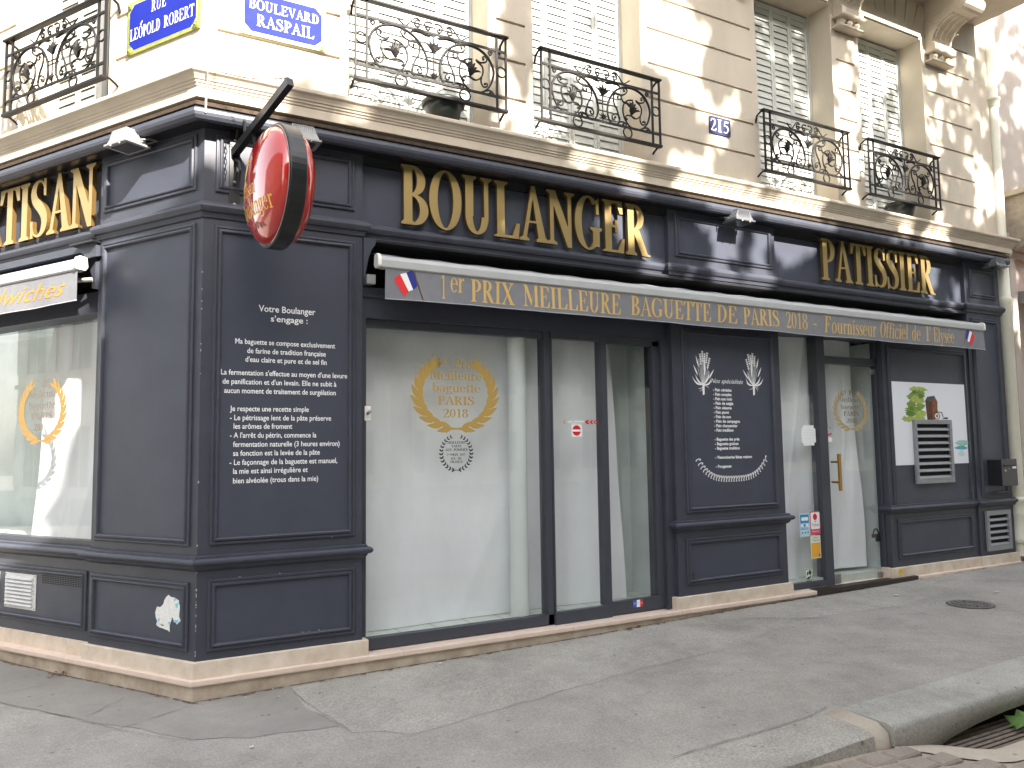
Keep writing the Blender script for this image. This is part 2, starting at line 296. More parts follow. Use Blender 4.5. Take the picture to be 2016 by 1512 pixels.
G = {
 'I': (.40, [stem(.2, 0, 1), sf(.2, 0), sf(.2, 1, -1)]),
 'L': (.70, [stem(.2, 0, 1), sf(.2, 1, -1), EARM, [(.05, 0), (.13, 0), (.13, .04), (.05, .032)]]),
 'E': (.72, [stem(.2, 0, 1), EARM, TARM, MARM, MT, [(.05, 0), (.13, 0), (.13, .04), (.05, .032)], [(.05, 1), (.13, 1), (.13, .96), (.05, .968)]]),
 'F': (.66, [stem(.2, 0, 1), sf(.2, 0), TARM, MARM, MT, [(.05, 1), (.13, 1), (.13, .96), (.05, .968)]]),
 'T': (.70, [stem(.35, 0, 1), sf(.35, 0), [(.03, 1), (.67, 1), (.69, .74), (.655, .74), (.56, .955), (.14, .955), (.045, .74), (.01, .74)]]),
 'B': (.70, [stem(.2, 0, 1), sf(.2, 0, 1, .26), sf(.2, 1, -1, .26)] + bowl(.30, .75, .28, .25) + bowl(.31, .26, .34, .26)),
 'P': (.64, [stem(.2, 0, 1), sf(.2, 0), sf(.2, 1, -1, .26)] + bowl(.30, .72, .31, .28)),
 'R': (.76, [stem(.2, 0, 1), sf(.2, 0), sf(.2, 1, -1, .26)] + bowl(.30, .745, .29, .255) + [[(.28, .50), (.44, .50), (.70, .04), (.78, .03), (.78, 0), (.57, 0)]]),
 'D': (.78, [stem(.2, 0, 1), sf(.2, 0, 1, .26), sf(.2, 1, -1, .26)] + bowl(.30, .5, .42, .5)),
 'O': (.80, [arc(.40, .5, .37, .515, 0, 360, .145, .035)]),
 'G': (.82, [arc(.41, .5, .38, .515, 48, 318, .145, .035), stem(.64, .06, .42), sf(.64, .42, -1, .3), [(.67, .68), (.70, .68), (.70, 1), (.67, .93)]]),
 'C': (.78, [arc(.41, .5, .38, .515, 48, 318, .145, .035), [(.67, .68), (.70, .68), (.70, 1), (.67, .93)], [(.66, .22), (.70, .30), (.68, .30), (.63, .20)]]),
 'U': (.82, [stem(.2, .3, 1), sf(.2, 1, -1), stem(.635, .3, 1, .05), sf(.635, 1, -1, .24, .05), arc(.395, .3, .265, .315, 180, 360, .12, .05)]),
 'N': (.82, [stem(.15, 0, .97, .045), sf(.15, 0, 1, .24, .05), stem(.665, 0, 1, .045), sf(.665, 1, -1, .24, .05), [(.03, 1), (.23, 1), (.688, .16), (.688, -.03), (.62, -.03), (.12, .93), (.03, .97)]]),
 'M': (.98, [stem(.15, 0, .97, .045), sf(.15, 0, 1, .24, .05), stem(.80, 0, 1), sf(.80, 0), [(.04, 1), (.24, 1), (.53, .25), (.47, .02), (.12, .9), (.04, .97)], [(.47, .02), (.53, .25), (.76, 1), (.87, 1), (.87, .97), (.73, .9)]]),
 'A': (.76, [[(.37, 1), (.405, 1), (.16, .03), (.115, .03)], [(.36, 1.01), (.405, 1.01), (.71, .03), (.56, .03)], hbar(.20, .56, .33, .04), sf(.13, 0, 1, .22, .05), sf(.635, 0, 1, .28, .15)]),
 'V': (.74, [[(.05, .97), (.20, .97), (.42, .0), (.37, 0)], [(.585, .97), (.63, .97), (.42, 0), (.38, 0)], sf(.125, 1, -1, .28, .15), sf(.61, 1, -1, .22, .05)]),
 'X': (.76, [[(.07, .97), (.23, .97), (.70, .03), (.54, .03)], [(.58, .97), (.63, .97), (.16, .03), (.11, .03)], sf(.15, 1, -1, .28), sf(.61, 1, -1, .22, .05), sf(.135, 0, 1, .22, .05), sf(.62, 0, 1, .28)]),
 'S': (.62, Sg()),
 '0': (.54, [arc(.27, .5, .235, .5, 0, 360, .10, .035)]), '8': (.54, [arc(.27, .76, .20, .24, 0, 360, .09, .04), arc(.27, .27, .24, .275, 0, 360, .10, .04)]),
 '1': (.54, [stem(.29, 0, .98, .11), sf(.29, 0, 1, .30, .11), [(.08, .86), (.235, 1), (.3, 1), (.25, .9), (.1, .83)]]),
 '2': (.54, [rib(*zip(*[((a, b), c) for a, b, c in smooth_pts([(.06, .72, .03), (.12, .90, .06), (.26, .97, .06), (.39, .88, .10), (.40, .70, .13), (.31, .45, .10), (.18, .23, .06), (.07, .08, .05)], 3)])), [(.04, .0), (.46, 0), (.51, .25), (.475, .25), (.40, .11), (.04, .11)]]),
 '5': (.54, [[(.16, 1), (.44, 1), (.48, 1.04), (.43, .87), (.19, .87)], [(.16, 1), (.19, 1), (.12, .56), (.08, .56)], rib(*zip(*[((a, b), c) for a, b, c in smooth_pts([(.09, .57, .04), (.25, .62, .09), (.39, .50, .13), (.42, .30, .13), (.33, .10, .09), (.18, .02, .05), (.07, .10, .07)], 3)]))]),
 '7': (.54, [[(.05, 1), (.50, 1), (.50, .95), (.26, 0), (.17, 0), (.40, .87), (.10, .87), (.07, .78), (.04, .78)]]),
 'e': (.54, [arc(.28, .33, .245, .345, 0, 320, .10, .035), hbar(.12, .50, .36, .04)]),
 'r': (.46, [stem(.16, 0, XH, .11), sf(.16, 0, 1, .26, .11), [(.04, XH), (.2, XH), (.2, XH - .06), (.04, XH - .04)], rib(*zip(*[((a, b), c) for a, b, c in smooth_pts([(.21, .42, .03), (.27, .58, .05), (.36, .62, .09), (.42, .55, .09)], 3)]))]),
 'o': (.60, [arc(.30, .33, .265, .345, 0, 360, .11, .035)]),
 'u': (.64, [stem(.16, .2, XH, .11), stem(.47, 0, XH, .11), [(.03, XH), (.2, XH), (.2, XH - .04), (.03, XH - .03)], [(.35, XH), (.5, XH), (.5, XH - .04), (.35, XH - .03)], arc(.31, .22, .205, .23, 180, 330, .11, .05), [(.47, 0), (.60, 0), (.60, .03), (.47, .05)]]),
 'n': (.66, [stem(.16, 0, XH, .11), sf(.16, 0, 1, .26, .11), stem(.48, 0, .44, .11), sf(.48, 0, 1, .26, .11), [(.04, XH), (.2, XH), (.2, XH - .06), (.04, XH - .04)], arc(.33, .43, .205, .24, 0, 150, .11, .06)]),
 'i': (.34, [stem(.17, 0, XH, .11), sf(.17, 0, 1, .26, .11), [(.05, XH), (.2, XH), (.2, XH - .06), (.05, XH - .04)], dot(.17, .86)]),
 's': (.46, Sg(XH, .03)),
 'c': (.52, [arc(.28, .33, .245, .345, 45, 320, .10, .035), dot(.42, .52, .05)]),
 'f': (.40, [stem(.17, 0, .86, .11), sf(.17, 0, 1, .28, .11), hbar(.04, .34, XH - .05), rib(*zip(*[((a, b), c) for a, b, c in smooth_pts([(.17, .80, .11), (.21, .94, .08), (.31, .98, .05), (.38, .92, .08)], 3)]))]),
 'l': (.34, [stem(.17, 0, 1, .11), sf(.17, 0, 1, .26, .11), [(.05, 1), (.2, 1), (.2, .94), (.05, .97)]]),
 'd': (.64, [stem(.48, 0, 1, .11), [(.35, 1), (.5, 1), (.5, .94), (.35, .97)], arc(.30, .33, .25, .345, 20, 340, .11, .035), [(.48, 0), (.6, 0), (.6, .03), (.48, .05)]]),
 'b': (.62, [stem(.15, 0, 1, .11), [(.03, 1), (.18, 1), (.18, .94), (.03, .97)], arc(.33, .33, .25, .345, -160, 160, .11, .035)]),
 'y': (.58, [[(.07, XH), (.19, XH), (.36, .0), (.30, 0)], [(.47, XH), (.51, XH), (.28, -.26), (.22, -.26)], sf(.13, XH, -1, .22, .1), sf(.48, XH, -1, .18, .05), dot(.17, -.22, .06)]),
 'a': (.56, [stem(.42, 0, .5, .10), arc(.24, .17, .20, .19, 20, 340, .10, .04), arc(.27, .46, .20, .21, 0, 160, .09, .04), [(.42, 0), (.54, 0), (.54, .03), (.42, .05)]]),
 'g': (.58, [arc(.26, .43, .20, .24, 0, 360, .10, .04), arc(.27, -.10, .23, .17, 0, 360, .05, .06), [(.40, .60), (.53, .66), (.53, .60), (.42, .56)], [(.14, .20), (.20, .22), (.14, .04), (.10, .08)]]),
 't': (.38, [stem(.18, .06, .84, .11), hbar(.04, .34, XH - .05), [(.125, .06), (.235, .06), (.36, .06), (.32, 0), (.20, -.01)]]),
 'x': (.60, [[(.07, XH), (.20, XH), (.52, 0), (.39, 0)], [(.45, XH), (.49, XH), (.14, 0), (.10, 0)], sf(.13, XH, -1, .22, .1), sf(.46, XH, -1, .18, .05), sf(.12, 0, 1, .18, .05), sf(.46, 0, 1, .22, .1)]),
 "'": (.22, [[(.07, 1), (.15, 1), (.12, .74), (.09, .74)]]), '-': (.40, [hbar(.06, .34, .28, .08)]), ' ': (.34, []), '.': (.25, [dot(.12, .06, .06)]),
}
G['é'] = (G['e'][0], G['e'][1] + [[(.22, .76), (.28, .76), (.40, .98), (.31, .98)]])
def embolden(p, e):
    if isinstance(p, tuple):
        o, i = p[1], p[2]; return ('strip', [(a[0] + e * (1 if a[0] > b[0] + 1e-4 else -1 if a[0] < b[0] - 1e-4 else 0) * min(1, abs(a[0] - b[0]) * 12), a[1]) for a, b in zip(o, i)], [(b[0] - e * (1 if a[0] > b[0] + 1e-4 else -1 if a[0] < b[0] - 1e-4 else 0) * min(1, abs(a[0] - b[0]) * 12), b[1]) for a, b in zip(o, i)])
    n = len(p); ar = sum(p[i][0] * p[(i + 1) % n][1] - p[(i + 1) % n][0] * p[i][1] for i in range(n)); s = 1 if ar > 0 else -1; out = []
    for i in range(n):
        a, b, c = p[i - 1], p[i], p[(i + 1) % n]; nx = 0
        for q, r in ((a, b), (b, c)):
            dx, dy = r[0] - q[0], r[1] - q[1]; l = math.hypot(dx, dy) or 1; v = s * dy / l
            if abs(v) > abs(nx): nx = v
        out.append((b[0] + e * nx, b[1]))
    return out
EMB = 0.0
def glyph_into(mb, g, x, z, sx, sz, d, th=0, eps=.0002, shear=0):
    e = 0
    for p in (g[1] if not EMB else [embolden(q, EMB) for q in g[1]]):
        dd = d + e * eps; e += 1
        if isinstance(p, tuple):
            o = [(x + a * sx + b * shear * sz, z + b * sz) for a, b in p[1]]; i = [(x + a * sx + b * shear * sz, z + b * sz) for a, b in p[2]]; n = len(o)
            q = o + i; ar = (o[1][0] - o[0][0]) * (i[0][1] - o[0][1]) - (o[1][1] - o[0][1]) * (i[0][0] - o[0][0])
            mb.cur = 0
            fs = [[k, k + 1, n + k + 1, n + k] for k in range(n - 1)]
            if ar < 0: fs = [f[::-1] for f in fs]
            mb.add([(a, -dd, b) for a, b in q], fs)
            if th:
                mb.cur = 1; v = [(a, -dd, b) for a, b in q] + [(a, -dd + th, b) for a, b in q]; m_ = 2 * n
                f2 = [[k, k + 1, m_ + k + 1, m_ + k] for k in range(n - 1)] + [[n + k + 1, n + k, m_ + n + k, m_ + n + k + 1] for k in range(n - 1)]
                full = abs(o[0][0] - o[-1][0]) < 1e-6 and abs(o[0][1] - o[-1][1]) < 1e-6
                if not full: f2 += [[n, 0, m_, m_ + n], [n - 1, 2 * n - 1, m_ + 2 * n - 1, m_ + n - 1]]
                if ar > 0: f2 = [f[::-1] for f in f2]
                mb.add(v, f2); mb.cur = 0
        else:
            pts = [(x + a * sx + b * shear * sz, z + b * sz) for a, b in p]; n = len(pts)
            if sum(pts[i][0] * pts[(i + 1) % n][1] - pts[(i + 1) % n][0] * pts[i][1] for i in range(n)) < 0: pts = pts[::-1]
            mb.cur = 0; mb.add([(a, -dd, b) for a, b in pts], [list(range(n))])
            if th:
                mb.cur = 1; mb.add([(a, -dd, b) for a, b in pts] + [(a, -dd + th, b) for a, b in pts], [[(i + 1) % n, i, i + n, (i + 1) % n + n] for i in range(n)]); mb.cur = 0
def serif(mb, text, x0, x1, z, h, d, th=0, shear=0, eps=.0002):
    tot = sum(G[c][0] for c in text); s = (x1 - x0) / tot; x = x0
    for c in text:
        glyph_into(mb, G[c], x, z, s, h, d, th, eps, shear); x += G[c][0] * s
    return mb
_FC = {}
def sans(mb, text, x0, x1, z, h, d, shear=0, bold=0, fit=True, align='l'):
    """built-in font, cap height h, fitted to x0..x1, printed at depth d"""
    key = (text, shear, bold)
    if key not in _FC:
        c = bpy.data.curves.new('lettering', 'FONT'); c.body = text; c.shear = shear; c.offset = bold; c.resolution_u = 3
        o = bpy.data.objects.new('lettering', c); COL.objects.link(o); dg = bpy.context.evaluated_depsgraph_get(); dg.update()
        me = bpy.data.meshes.new_from_object(o.evaluated_get(dg)); _FC[key] = ([tuple(v.co[:2]) for v in me.vertices], [list(p.vertices) for p in me.polygons])
        bpy.data.objects.remove(o); bpy.data.curves.remove(c); bpy.data.meshes.remove(me)
    vs, fs = _FC[key]
    if not vs: return mb
    a = min(v[0] for v in vs); b = max(v[0] for v in vs); sz = h / .69; sx = (x1 - x0) / (b - a) if fit else sz
    off = x0 if (fit or align == 'l') else (x0 + x1) / 2 - (b - a) * sx / 2
    out = []
    for f in fs:
        p = [vs[i] for i in f]; n = len(p); ar = sum(p[i][0] * p[(i + 1) % n][1] - p[(i + 1) % n][0] * p[i][1] for i in range(n)); out.append(f if ar > 0 else f[::-1])
    return mb.add([(off + (v[0] - a) * sx, -d, z + v[1] * sz) for v in vs], out)
# ------------------------------------------------------------------ ground
def sstep(a, b, x): t = max(0, min(1, (x - a) / (b - a))); return t * t * (3 - 2 * t)
def gh(x, y):
    z = .0135 * x if x > 0 else -.010 * x * sstep(0, 2, -x) * 2
    if x > 9.6: z = .13 + .0135 * (x - 9.6)
    z += .012 * min(0, y) - (.0 if y > 0 else 0)
    z -= .028 * sstep(3.6, 2.5, x) * sstep(-.9, -2.3, y)
    z += .004 * math.sin(x * 1.7 + y * .9) + .003 * math.sin(y * 3.1 - x * .8)
    return z
KY0, KY1 = -2.32, -2.67
def sheet(name, xs, ys, hf, m):
    mb = B(); nx = len(xs); v = [(x, y, hf(x, y)) for y in ys for x in xs]
    mb.smooth = True
    mb.add(v, [[j * nx + i, j * nx + i + 1, (j + 1) * nx + i + 1, (j + 1) * nx + i] for j in range(len(ys) - 1) for i in range(nx - 1)])
    return tag(mb.build(name, m), kind='structure')
def lin(a, b, n): return [a + (b - a) * i / n for i in range(n + 1)]
sheet('pavement', [-60, -30, -15] + lin(-8, 16, 120) + [25, 45, 80], [KY0] + lin(KY0 + .05, 8, 80)[0:] + [14, 30, 70], lambda x, y: gh(x, y) if y > KY0 - 1 and abs(x) < 20 else gh(max(-8, min(16, x)), y if y < 8 else 8), ASPH)
def rh(x, y):
    K = [(-9, -.05), (2, -.062), (3.2, -.088), (3.42, -.110), (3.75, -.160), (5.7, -.160), (7.5, -.12), (99, -.12)]; z = -.12
    for i in range(len(K) - 1):
        if K[i][0] <= x <= K[i + 1][0]: z = K[i][1] + (K[i + 1][1] - K[i][1]) * (x - K[i][0]) / (K[i + 1][0] - K[i][0])
    f = sstep(-3.6, -2.75, y); z = z * f + (-.085) * (1 - f)
    return z - .012 + (.003 * math.sin(x * 2 + y))
sheet('road', [-60, -30, -15] + lin(-8, 16, 80) + [25, 45, 80], [-60, -35, -20, -14] + lin(-10, -3.12, 50), lambda x, y: rh(x, y), ASPH)
BED = asphalt('sandy sett bed', (.36, .30, .24), (.46, .39, .31), (.30, .25, .20), .7)
sheet('road_edge', [-60, -30, -15] + lin(-8, 3.66, 60), lin(-4.6, KY1 + .02, 20), lambda x, y: rh(x, y) + .008, BED)
sheet('road_edge', lin(5.76, 16, 40) + [25, 45, 80], lin(-4.6, KY1 + .02, 20), lambda x, y: rh(x, y) + .008, BED)
sheet('road_edge', lin(3.66, 5.76, 20), lin(-4.6, -2.96, 16), lambda x, y: rh(x, y) + .008, BED)
# smooth patch + rough patch: thin sheets laid over the asphalt
def patch(name, poly, m, dz=.004, n=1, wob=.02, seed=1):
    rnd = random.Random(seed); pts = []
    k = len(poly)
    for i in range(k):
        a, b = poly[i], poly[(i + 1) % k]; L = math.hypot(b[0] - a[0], b[1] - a[1]); q = max(1, int(L / .12))
        for j in range(q): t = j / q; pts.append((a[0] + (b[0] - a[0]) * t + rnd.uniform(-wob, wob), a[1] + (b[1] - a[1]) * t + rnd.uniform(-wob, wob)))
    import mathutils.geometry as mg
    # grid clip: sample grid points inside polygon and triangulate
    def inside(x, y):
        c = False
        for i in range(len(pts)):
            x1, y1 = pts[i]; x2, y2 = pts[(i + 1) % len(pts)]
            if (y1 > y) != (y2 > y) and x < (x2 - x1) * (y - y1) / (y2 - y1) + x1: c = not c
        return c
    xs = [p[0] for p in pts]; ys = [p[1] for p in pts]; allp = [Vector(p) for p in pts]; s = .2
    x = min(xs)
    while x < max(xs):
        y = min(ys)
        while y < max(ys):
            if inside(x, y) and min((p[0] - x) ** 2 + (p[1] - y) ** 2 for p in pts) > .006: allp.append(Vector((x, y)))
            y += s
        x += s
    vv, ee, ff, _, _, _ = mg.delaunay_2d_cdt(allp, [], [list(range(len(pts)))], 1, 1e-5)
    mb = B(); mb.smooth = True; fs = []
    for f in ff:
        p = [vv[i] for i in f]; a = sum(p[i].x * p[(i + 1) % len(p)].y - p[(i + 1) % len(p)].x * p[i].y for i in range(len(p))); fs.append(list(f) if a > 0 else list(f)[::-1])
    mb.add([(p.x, p.y, gh(p.x, p.y) + dz) for p in vv], fs)
    return tag(mb.build(name, m), kind='structure')
patch('pavement_patch', [(.62, -.02), (8.2, -.02), (8.2, -.42), (6.2, -.75), (4.9, -.62), (3.9, -.95), (2.9, -1.02), (1.9, -1.18), (1.0, -1.3), (.72, -1.1), (.60, -.55)], ASPH2, .0018, seed=3)
patch('pavement_patch', [(-.05, -.04), (.58, -.03), (.60, -.5), (.66, -.95), (.2, -.85), (-.1, -.72), (-.42, -.28), (-.66, .02), (-1.05, .52), (-1.45, 1.2), (-1.9, 1.9), (-1.55, 2.3), (-1.0, 1.62), (-.60, .95), (-.3, .42)], ASPH3, .0024, seed=5)
def crack(pts, wd=.006, seed=1, name='crack'):
    rnd = random.Random(seed); mb = B(); v = []; P = []
    for i in range(len(pts) - 1):
        a, b = pts[i], pts[i + 1]; L = math.hypot(b[0] - a[0], b[1] - a[1]); q = max(2, int(L / .05))
        for j in range(q): t = j / q; P.append((a[0] + (b[0] - a[0]) * t + rnd.uniform(-.006, .006), a[1] + (b[1] - a[1]) * t + rnd.uniform(-.006, .006)))
    P.append(pts[-1])
    for i, p in enumerate(P):
        a = P[max(0, i - 1)]; b = P[min(len(P) - 1, i + 1)]; t = Vector((b[0] - a[0], b[1] - a[1])).normalized(); ww = wd * rnd.uniform(.25, 1.2)
        for sgn in (1, -1): x = p[0] - t.y * sgn * ww / 2; y = p[1] + t.x * sgn * ww / 2; v.append((x, y, gh(x, y) + .0085))
    mb.add(v, [[2 * i, 2 * i + 1, 2 * i + 3, 2 * i + 2] for i in range(len(P) - 1)])
    return tag(mb.build(name, CRACK), kind='structure')
crack([(-1.9, 1.75), (-1.1, .60), (-.72, .07), (-.45, -.33), (-.15, -.70)], .006, 2, 'pavement_joint')
crack([(-.86, .92), (-1.25, .80)], .006, 4, 'pavement_joint'); crack([(-.40, .30), (-.62, .02)], .006, 5, 'pavement_joint'); crack([(-.05, -.10), (-.47, -.32)], .006, 6, 'pavement_joint')
crack([(.60, -.05), (.62, -.5), (.70, -1.05)], .004, 7, 'pavement_joint')
crack([(4.6, -.35), (5.2, -.75)], .010, 8, 'pavement_crack'); crack([(5.9, -.45), (6.1, -.95), (6.0, -1.3)], .008, 9, 'pavement_crack')
crack([(2.05, -2.30), (2.6, -2.29), (3.1, -2.30), (3.3, -2.26)], .008, 12, 'pavement_crack')
# ---------------- kerbs
kb = B(); topz = lambda x: gh(x, KY0) + .004
xs = lin(3.36, 9.4, 60); prof = []
for x in xs:
    a = -.19
    if 3.74 < x < 5.7: t = (x - 3.74) / 1.96; a = -.21 + .125 * math.sin(math.pi * t) ** .5
    prof.append((x, topz(x), a))
v = []
for x, t, a in prof: wv_ = .003 * math.sin(x * 7) + .002 * math.sin(x * 23); v += [(x, KY0, t), (x, KY1 + .045 + wv_, t - .002), (x, KY1 + .024 + wv_, t - .006), (x, KY1 + .008 + wv_, t - .016), (x, KY1 + wv_, t - .034), (x, KY1 - .004 + wv_, max(a, t - .2) if a < t - .06 else a), (x, KY0, a)]
kb.smooth = True
kb.add(v, [[7 * i + j, 7 * i + (j + 1) % 7, 7 * i + 7 + (j + 1) % 7, 7 * i + 7 + j] for i in range(len(xs) - 1) for j in range(7) if j != 6]); kb.smooth = False; kb.add([v[j] for j in range(7)] + [v[7 * (len(xs) - 1) + j] for j in range(7)], [[6, 5, 4, 3, 2, 1, 0], [7 + j for j in range(7)]])
tag(kb.build('kerb', KERB), kind='structure')
kb = B(); xs = lin(-8, 3.20, 60); v = []
rn = random.Random(4)
for x in xs: t = gh(x, KY0) + .005 + rn.uniform(-.003, .003); e = rn.uniform(-.008, .008); v += [(x, KY0 - .0, t), (x, KY1 + .05 + e, t - .008), (x, KY1 + .012 + e, t - .03), (x, KY1 + e, -.2), (x, KY0, -.2)]
kb.add(v, [[5 * i + j, 5 * i + (j + 1) % 5, 5 * i + 5 + (j + 1) % 5, 5 * i + 5 + j] for i in range(len(xs) - 1) for j in range(5)] + [[4, 3, 2, 1, 0], [5 * (len(xs) - 1) + j for j in range(5)]])
tag(kb.build('dropped_kerb', ASPH2), kind='structure')
kb = B(); v = []; xs = lin(3.205, 3.355, 8)
for i, x in enumerate(xs):
    t = gh(3.20, KY0) + .004 + (topz(3.36) - gh(3.20, KY0)) * sstep(0, 1, i / 8) ; e = -.02 * math.sin(math.pi * i / 8)
    v += [(x, KY0, t), (x, KY1 + .10 + e, t - .01), (x, KY1 + .03 + e, t - .05), (x, KY1 + e, -.2), (x, KY0, -.2)]
kb.smooth = True; kb.add(v, [[5 * i + j, 5 * i + (j + 1) % 5, 5 * i + 5 + (j + 1) % 5, 5 * i + 5 + j] for i in range(8) for j in range(5)] + [[4, 3, 2, 1, 0], [40 + j for j in range(5)]])
tag(kb.build('kerb_mortar', CEM), kind='structure')
# cement rim round the drain mouth, setts beyond it
def cem_in(x): return KY1 - .002 - .235 * sstep(3.70, 3.96, x) * sstep(5.75, 5.5, x)
def cem_out(x): return KY1 - .03 - .40 * sstep(3.30, 3.85, x) - .15 * sstep(4.0, 4.8, x)
ch = B(); v = []; xs = lin(3.33, 9.4, 90)
for x in xs:
    y0, y1 = cem_in(x), cem_out(x); hole = 3.72 < x < 5.72
    v.append((x, y0, rh(x, y0) - (.06 if hole else 0)))
    for k in range(8): t = k / 7; y = y0 + (y1 - y0) * t; v.append((x, y, rh(x, y) + .016 + .008 * math.sin(math.pi * t)))
ch.smooth = False; ch.add(v, [[9 * i + k, 9 * i + k + 1, 9 * i + 10 + k, 9 * i + 9 + k] for i in range(len(xs) - 1) for k in range(8)])
tag(ch.build('gutter_channel', CEM), kind='structure')
st = B(); rn = random.Random(9)
for row in range(13):
    y = KY1 - .025 - row * .150; x = -2.5 + rn.uniform(0, .2)
    while x < 9:
        L = rn.uniform(.16, .24)
        if not (x + L > 3.25 and y > cem_out(min(9, x + L / 2)) + .02):
            a, b, c, e = x + .010, x + L - .010, y - .132 + rn.uniform(-.006, .006), y - rn.uniform(0, .008); sk = rn.uniform(-.012, .012); h = rh(x, y) + .019 + rn.uniform(-.003, .003)
            P = [(a, c), (b, c + sk), (b, e), (a, e + sk)]; cx, cy = (a + b) / 2, (c + e) / 2
            P1 = [(px + (cx - px) * .03, py + (cy - py) * .04) for px, py in P]; P2 = [(px + (cx - px) * .16, py + (cy - py) * .22) for px, py in P]
            vv = [(px, py, h - .035) for px, py in P] + [(px, py, h - .012) for px, py in P1] + [(px, py, h + rn.uniform(-.002, .002)) for px, py in P2]
            st.add(vv, [[i, (i + 1) % 4, 4 + (i + 1) % 4, 4 + i] for i in range(4)] + [[4 + i, 4 + (i + 1) % 4, 8 + (i + 1) % 4, 8 + i] for i in range(4)] + [[8, 9, 10, 11]])
        x += L
tag(st.build('paving_setts', SETT), kind='structure')
# ---------------- storm drain: dark mouth with slatted grate
dr = thing('storm_drain', 'dark arched storm drain mouth cut in the granite kerb with a slatted grate', 'drain', (4.7, 2.66, -.2))
B().box(3.70, 5.75, 2.36, 2.39, -.5, -.02).box(3.70, 5.75, 2.36, 2.95, -.52, -.50).box(3.68, 3.70, 2.36, 2.95, -.5, -.2).box(3.70, 5.75, 2.93, 2.95, -.5, -.20).build('drain_wall', BLACKVOID, dr)
g = B()
for i in range(8):
    d = 2.895 - i * .042; g.side([(d, -.188), (d - .020, -.184), (d - .024, -.21), (d, -.215)], 3.74, 5.72)
g.build('grate', mat('rusty iron grate', (.20, .155, .12), .7, noise=.4, nscale=20, bump=.2), dr)
# ---------------- manhole
mh = thing('manhole_cover', 'round cast iron manhole cover with ring pattern set in the grey pavement', 'manhole cover', (6.785, 1.08, .08))
mb = B(); cx, cy = 6.785, -1.085; rr = .205; seg = 40
zc = lambda x, y: gh(x, y) + .006
for k, (ra, rb, dz) in enumerate([(0, .035, .004), (.042, .06, .004), (.068, .085, .004), (.093, .110, .004), (.118, .135, .004), (.143, .160, .004), (.168, .20, .003)]):
    for j in range(seg):
        if (j + k) % 5 == 0 and 0 < k < 6: continue
        a, b = 2 * math.pi * j / seg, 2 * math.pi * (j + 1) / seg
        P = [(cx + r * math.cos(q), cy + r * math.sin(q)) for r, q in ((ra, a), (rb, a), (rb, b), (ra, b))]
        mb.add([(x, y, zc(x, y) + dz) for x, y in P] + [(x, y, zc(x, y) - .004) for x, y in P], [[0, 1, 2, 3], [1, 5, 6, 2], [0, 3, 7, 4], [0, 4, 5, 1], [3, 2, 6, 7]])
mb.build('lid', mat('cast iron worn', (.22, .21, .20), .5, noise=.3, nscale=40, metal=.3), mh)
mb = B(); mb.add([(cx + (.208) * math.cos(2 * math.pi * j / seg), cy + (.208) * math.sin(2 * math.pi * j / seg), zc(cx + .208 * math.cos(2 * math.pi * j / seg), cy + .208 * math.sin(2 * math.pi * j / seg)) - .001) for j in range(seg)], [list(range(seg))])
mb.build('rim', mat('cast iron dark', (.07, .065, .06), .6), mh)
# ------------------------------------------------------------------ SHOPFRONT
shop = thing('shopfront', 'dark grey blue panelled wooden bakery shopfront wrapping the street corner', 'shopfront', (0, 0, .1))
def part(mb, name, m, parent=None, bevel=0): return mb.build(name, m, parent or shop, bevel=bevel)
# local helper: everything of the shopfront lives in world coordinates; L-side pieces are rotated on the fly
def toL(mb):
    mb.v = [(CT * x + ST * y, -ST * x + CT * y, z) if False else tuple(W('L', x, -y, z)) for x, y, z in mb.v]; return mb
XE = 9.60
# corner pier
cp = B().prism([(1.134, 0), (1.134, .35), (.3, .5), pl('L', -1.15, -.35), pl('L', -1.15, 0), (0, 0)], .25, 3.95)
pier1 = part(cp, 'corner_pier', PAINT)
p2 = part(B().box(4.13, 5.55, -.45, 0, .25, 2.86).box(4.13, 5.55, -.45, 0, 3.24, 3.95), 'pier', PAINT)
p3 = part(B().box(7.22, 8.86, -.16, -.02, .25, 2.86).box(7.45, 8.86, -.45, -.16, .25, 2.86), 'pier', PAINT)
p4 = part(B().box(8.86, XE, -.45, .0, .25, 3.95), 'pier', PAINT)
MOLD = [(0, 0), (0, .012), (.006, .017), (.014, .017), (.018, .012), (.028, .014), (.034, .020), (.042, .018), (.050, .006), (.052, .0015)]
MOLD = [(0, 0), (.0, .010), (.005, .015), (.016, .016), (.020, .011), (.024, .011), (.030, .022), (.040, .024), (.047, .018), (.052, .004), (.052, .0018)]
def panel(pa, x0, x1, z0, z1, d=0, fr='M', fill=True, m=None):
    pr = [(i, d + q) for i, q in MOLD]
    mb = B().ring(x0, x1, z0, z1, pr)
    if fr == 'L': toL(mb)
    part(mb, 'panel_moulding', PAINT, pa)
    if fill:
        mb = B().poly([(x0 + .05, z0 + .05), (x1 - .05, z0 + .05), (x1 - .05, z1 - .05), (x0 + .05, z1 - .05)], d + .0016)
        if fr == 'L': toL(mb)
        part(mb, 'panel', m or PAINT2, pa)
panel(pier1, .075, 1.075, .998, 3.18); panel(pier1, .07, 1.078, .306, .775); panel(pier1, .075, 1.07, 3.415, 3.83)
panel(pier1, -1.105, -.068, .993, 3.195, 0, 'L'); panel(pier1, -1.13, -.066, .312, .757, 0, 'L'); panel(pier1, -1.10, -.07, 3.43, 3.83, 0, 'L')
panel(p2, 4.25, 5.46, 1.0, 2.73); panel(p2, 4.226, 5.475, .345, .765); panel(p2, 4.213, 5.50, 3.415, 3.83)
panel(p3, 7.29, 8.80, .865, 2.73, -.02); panel(p3, 7.33, 8.76, .338, .775, -.02); 
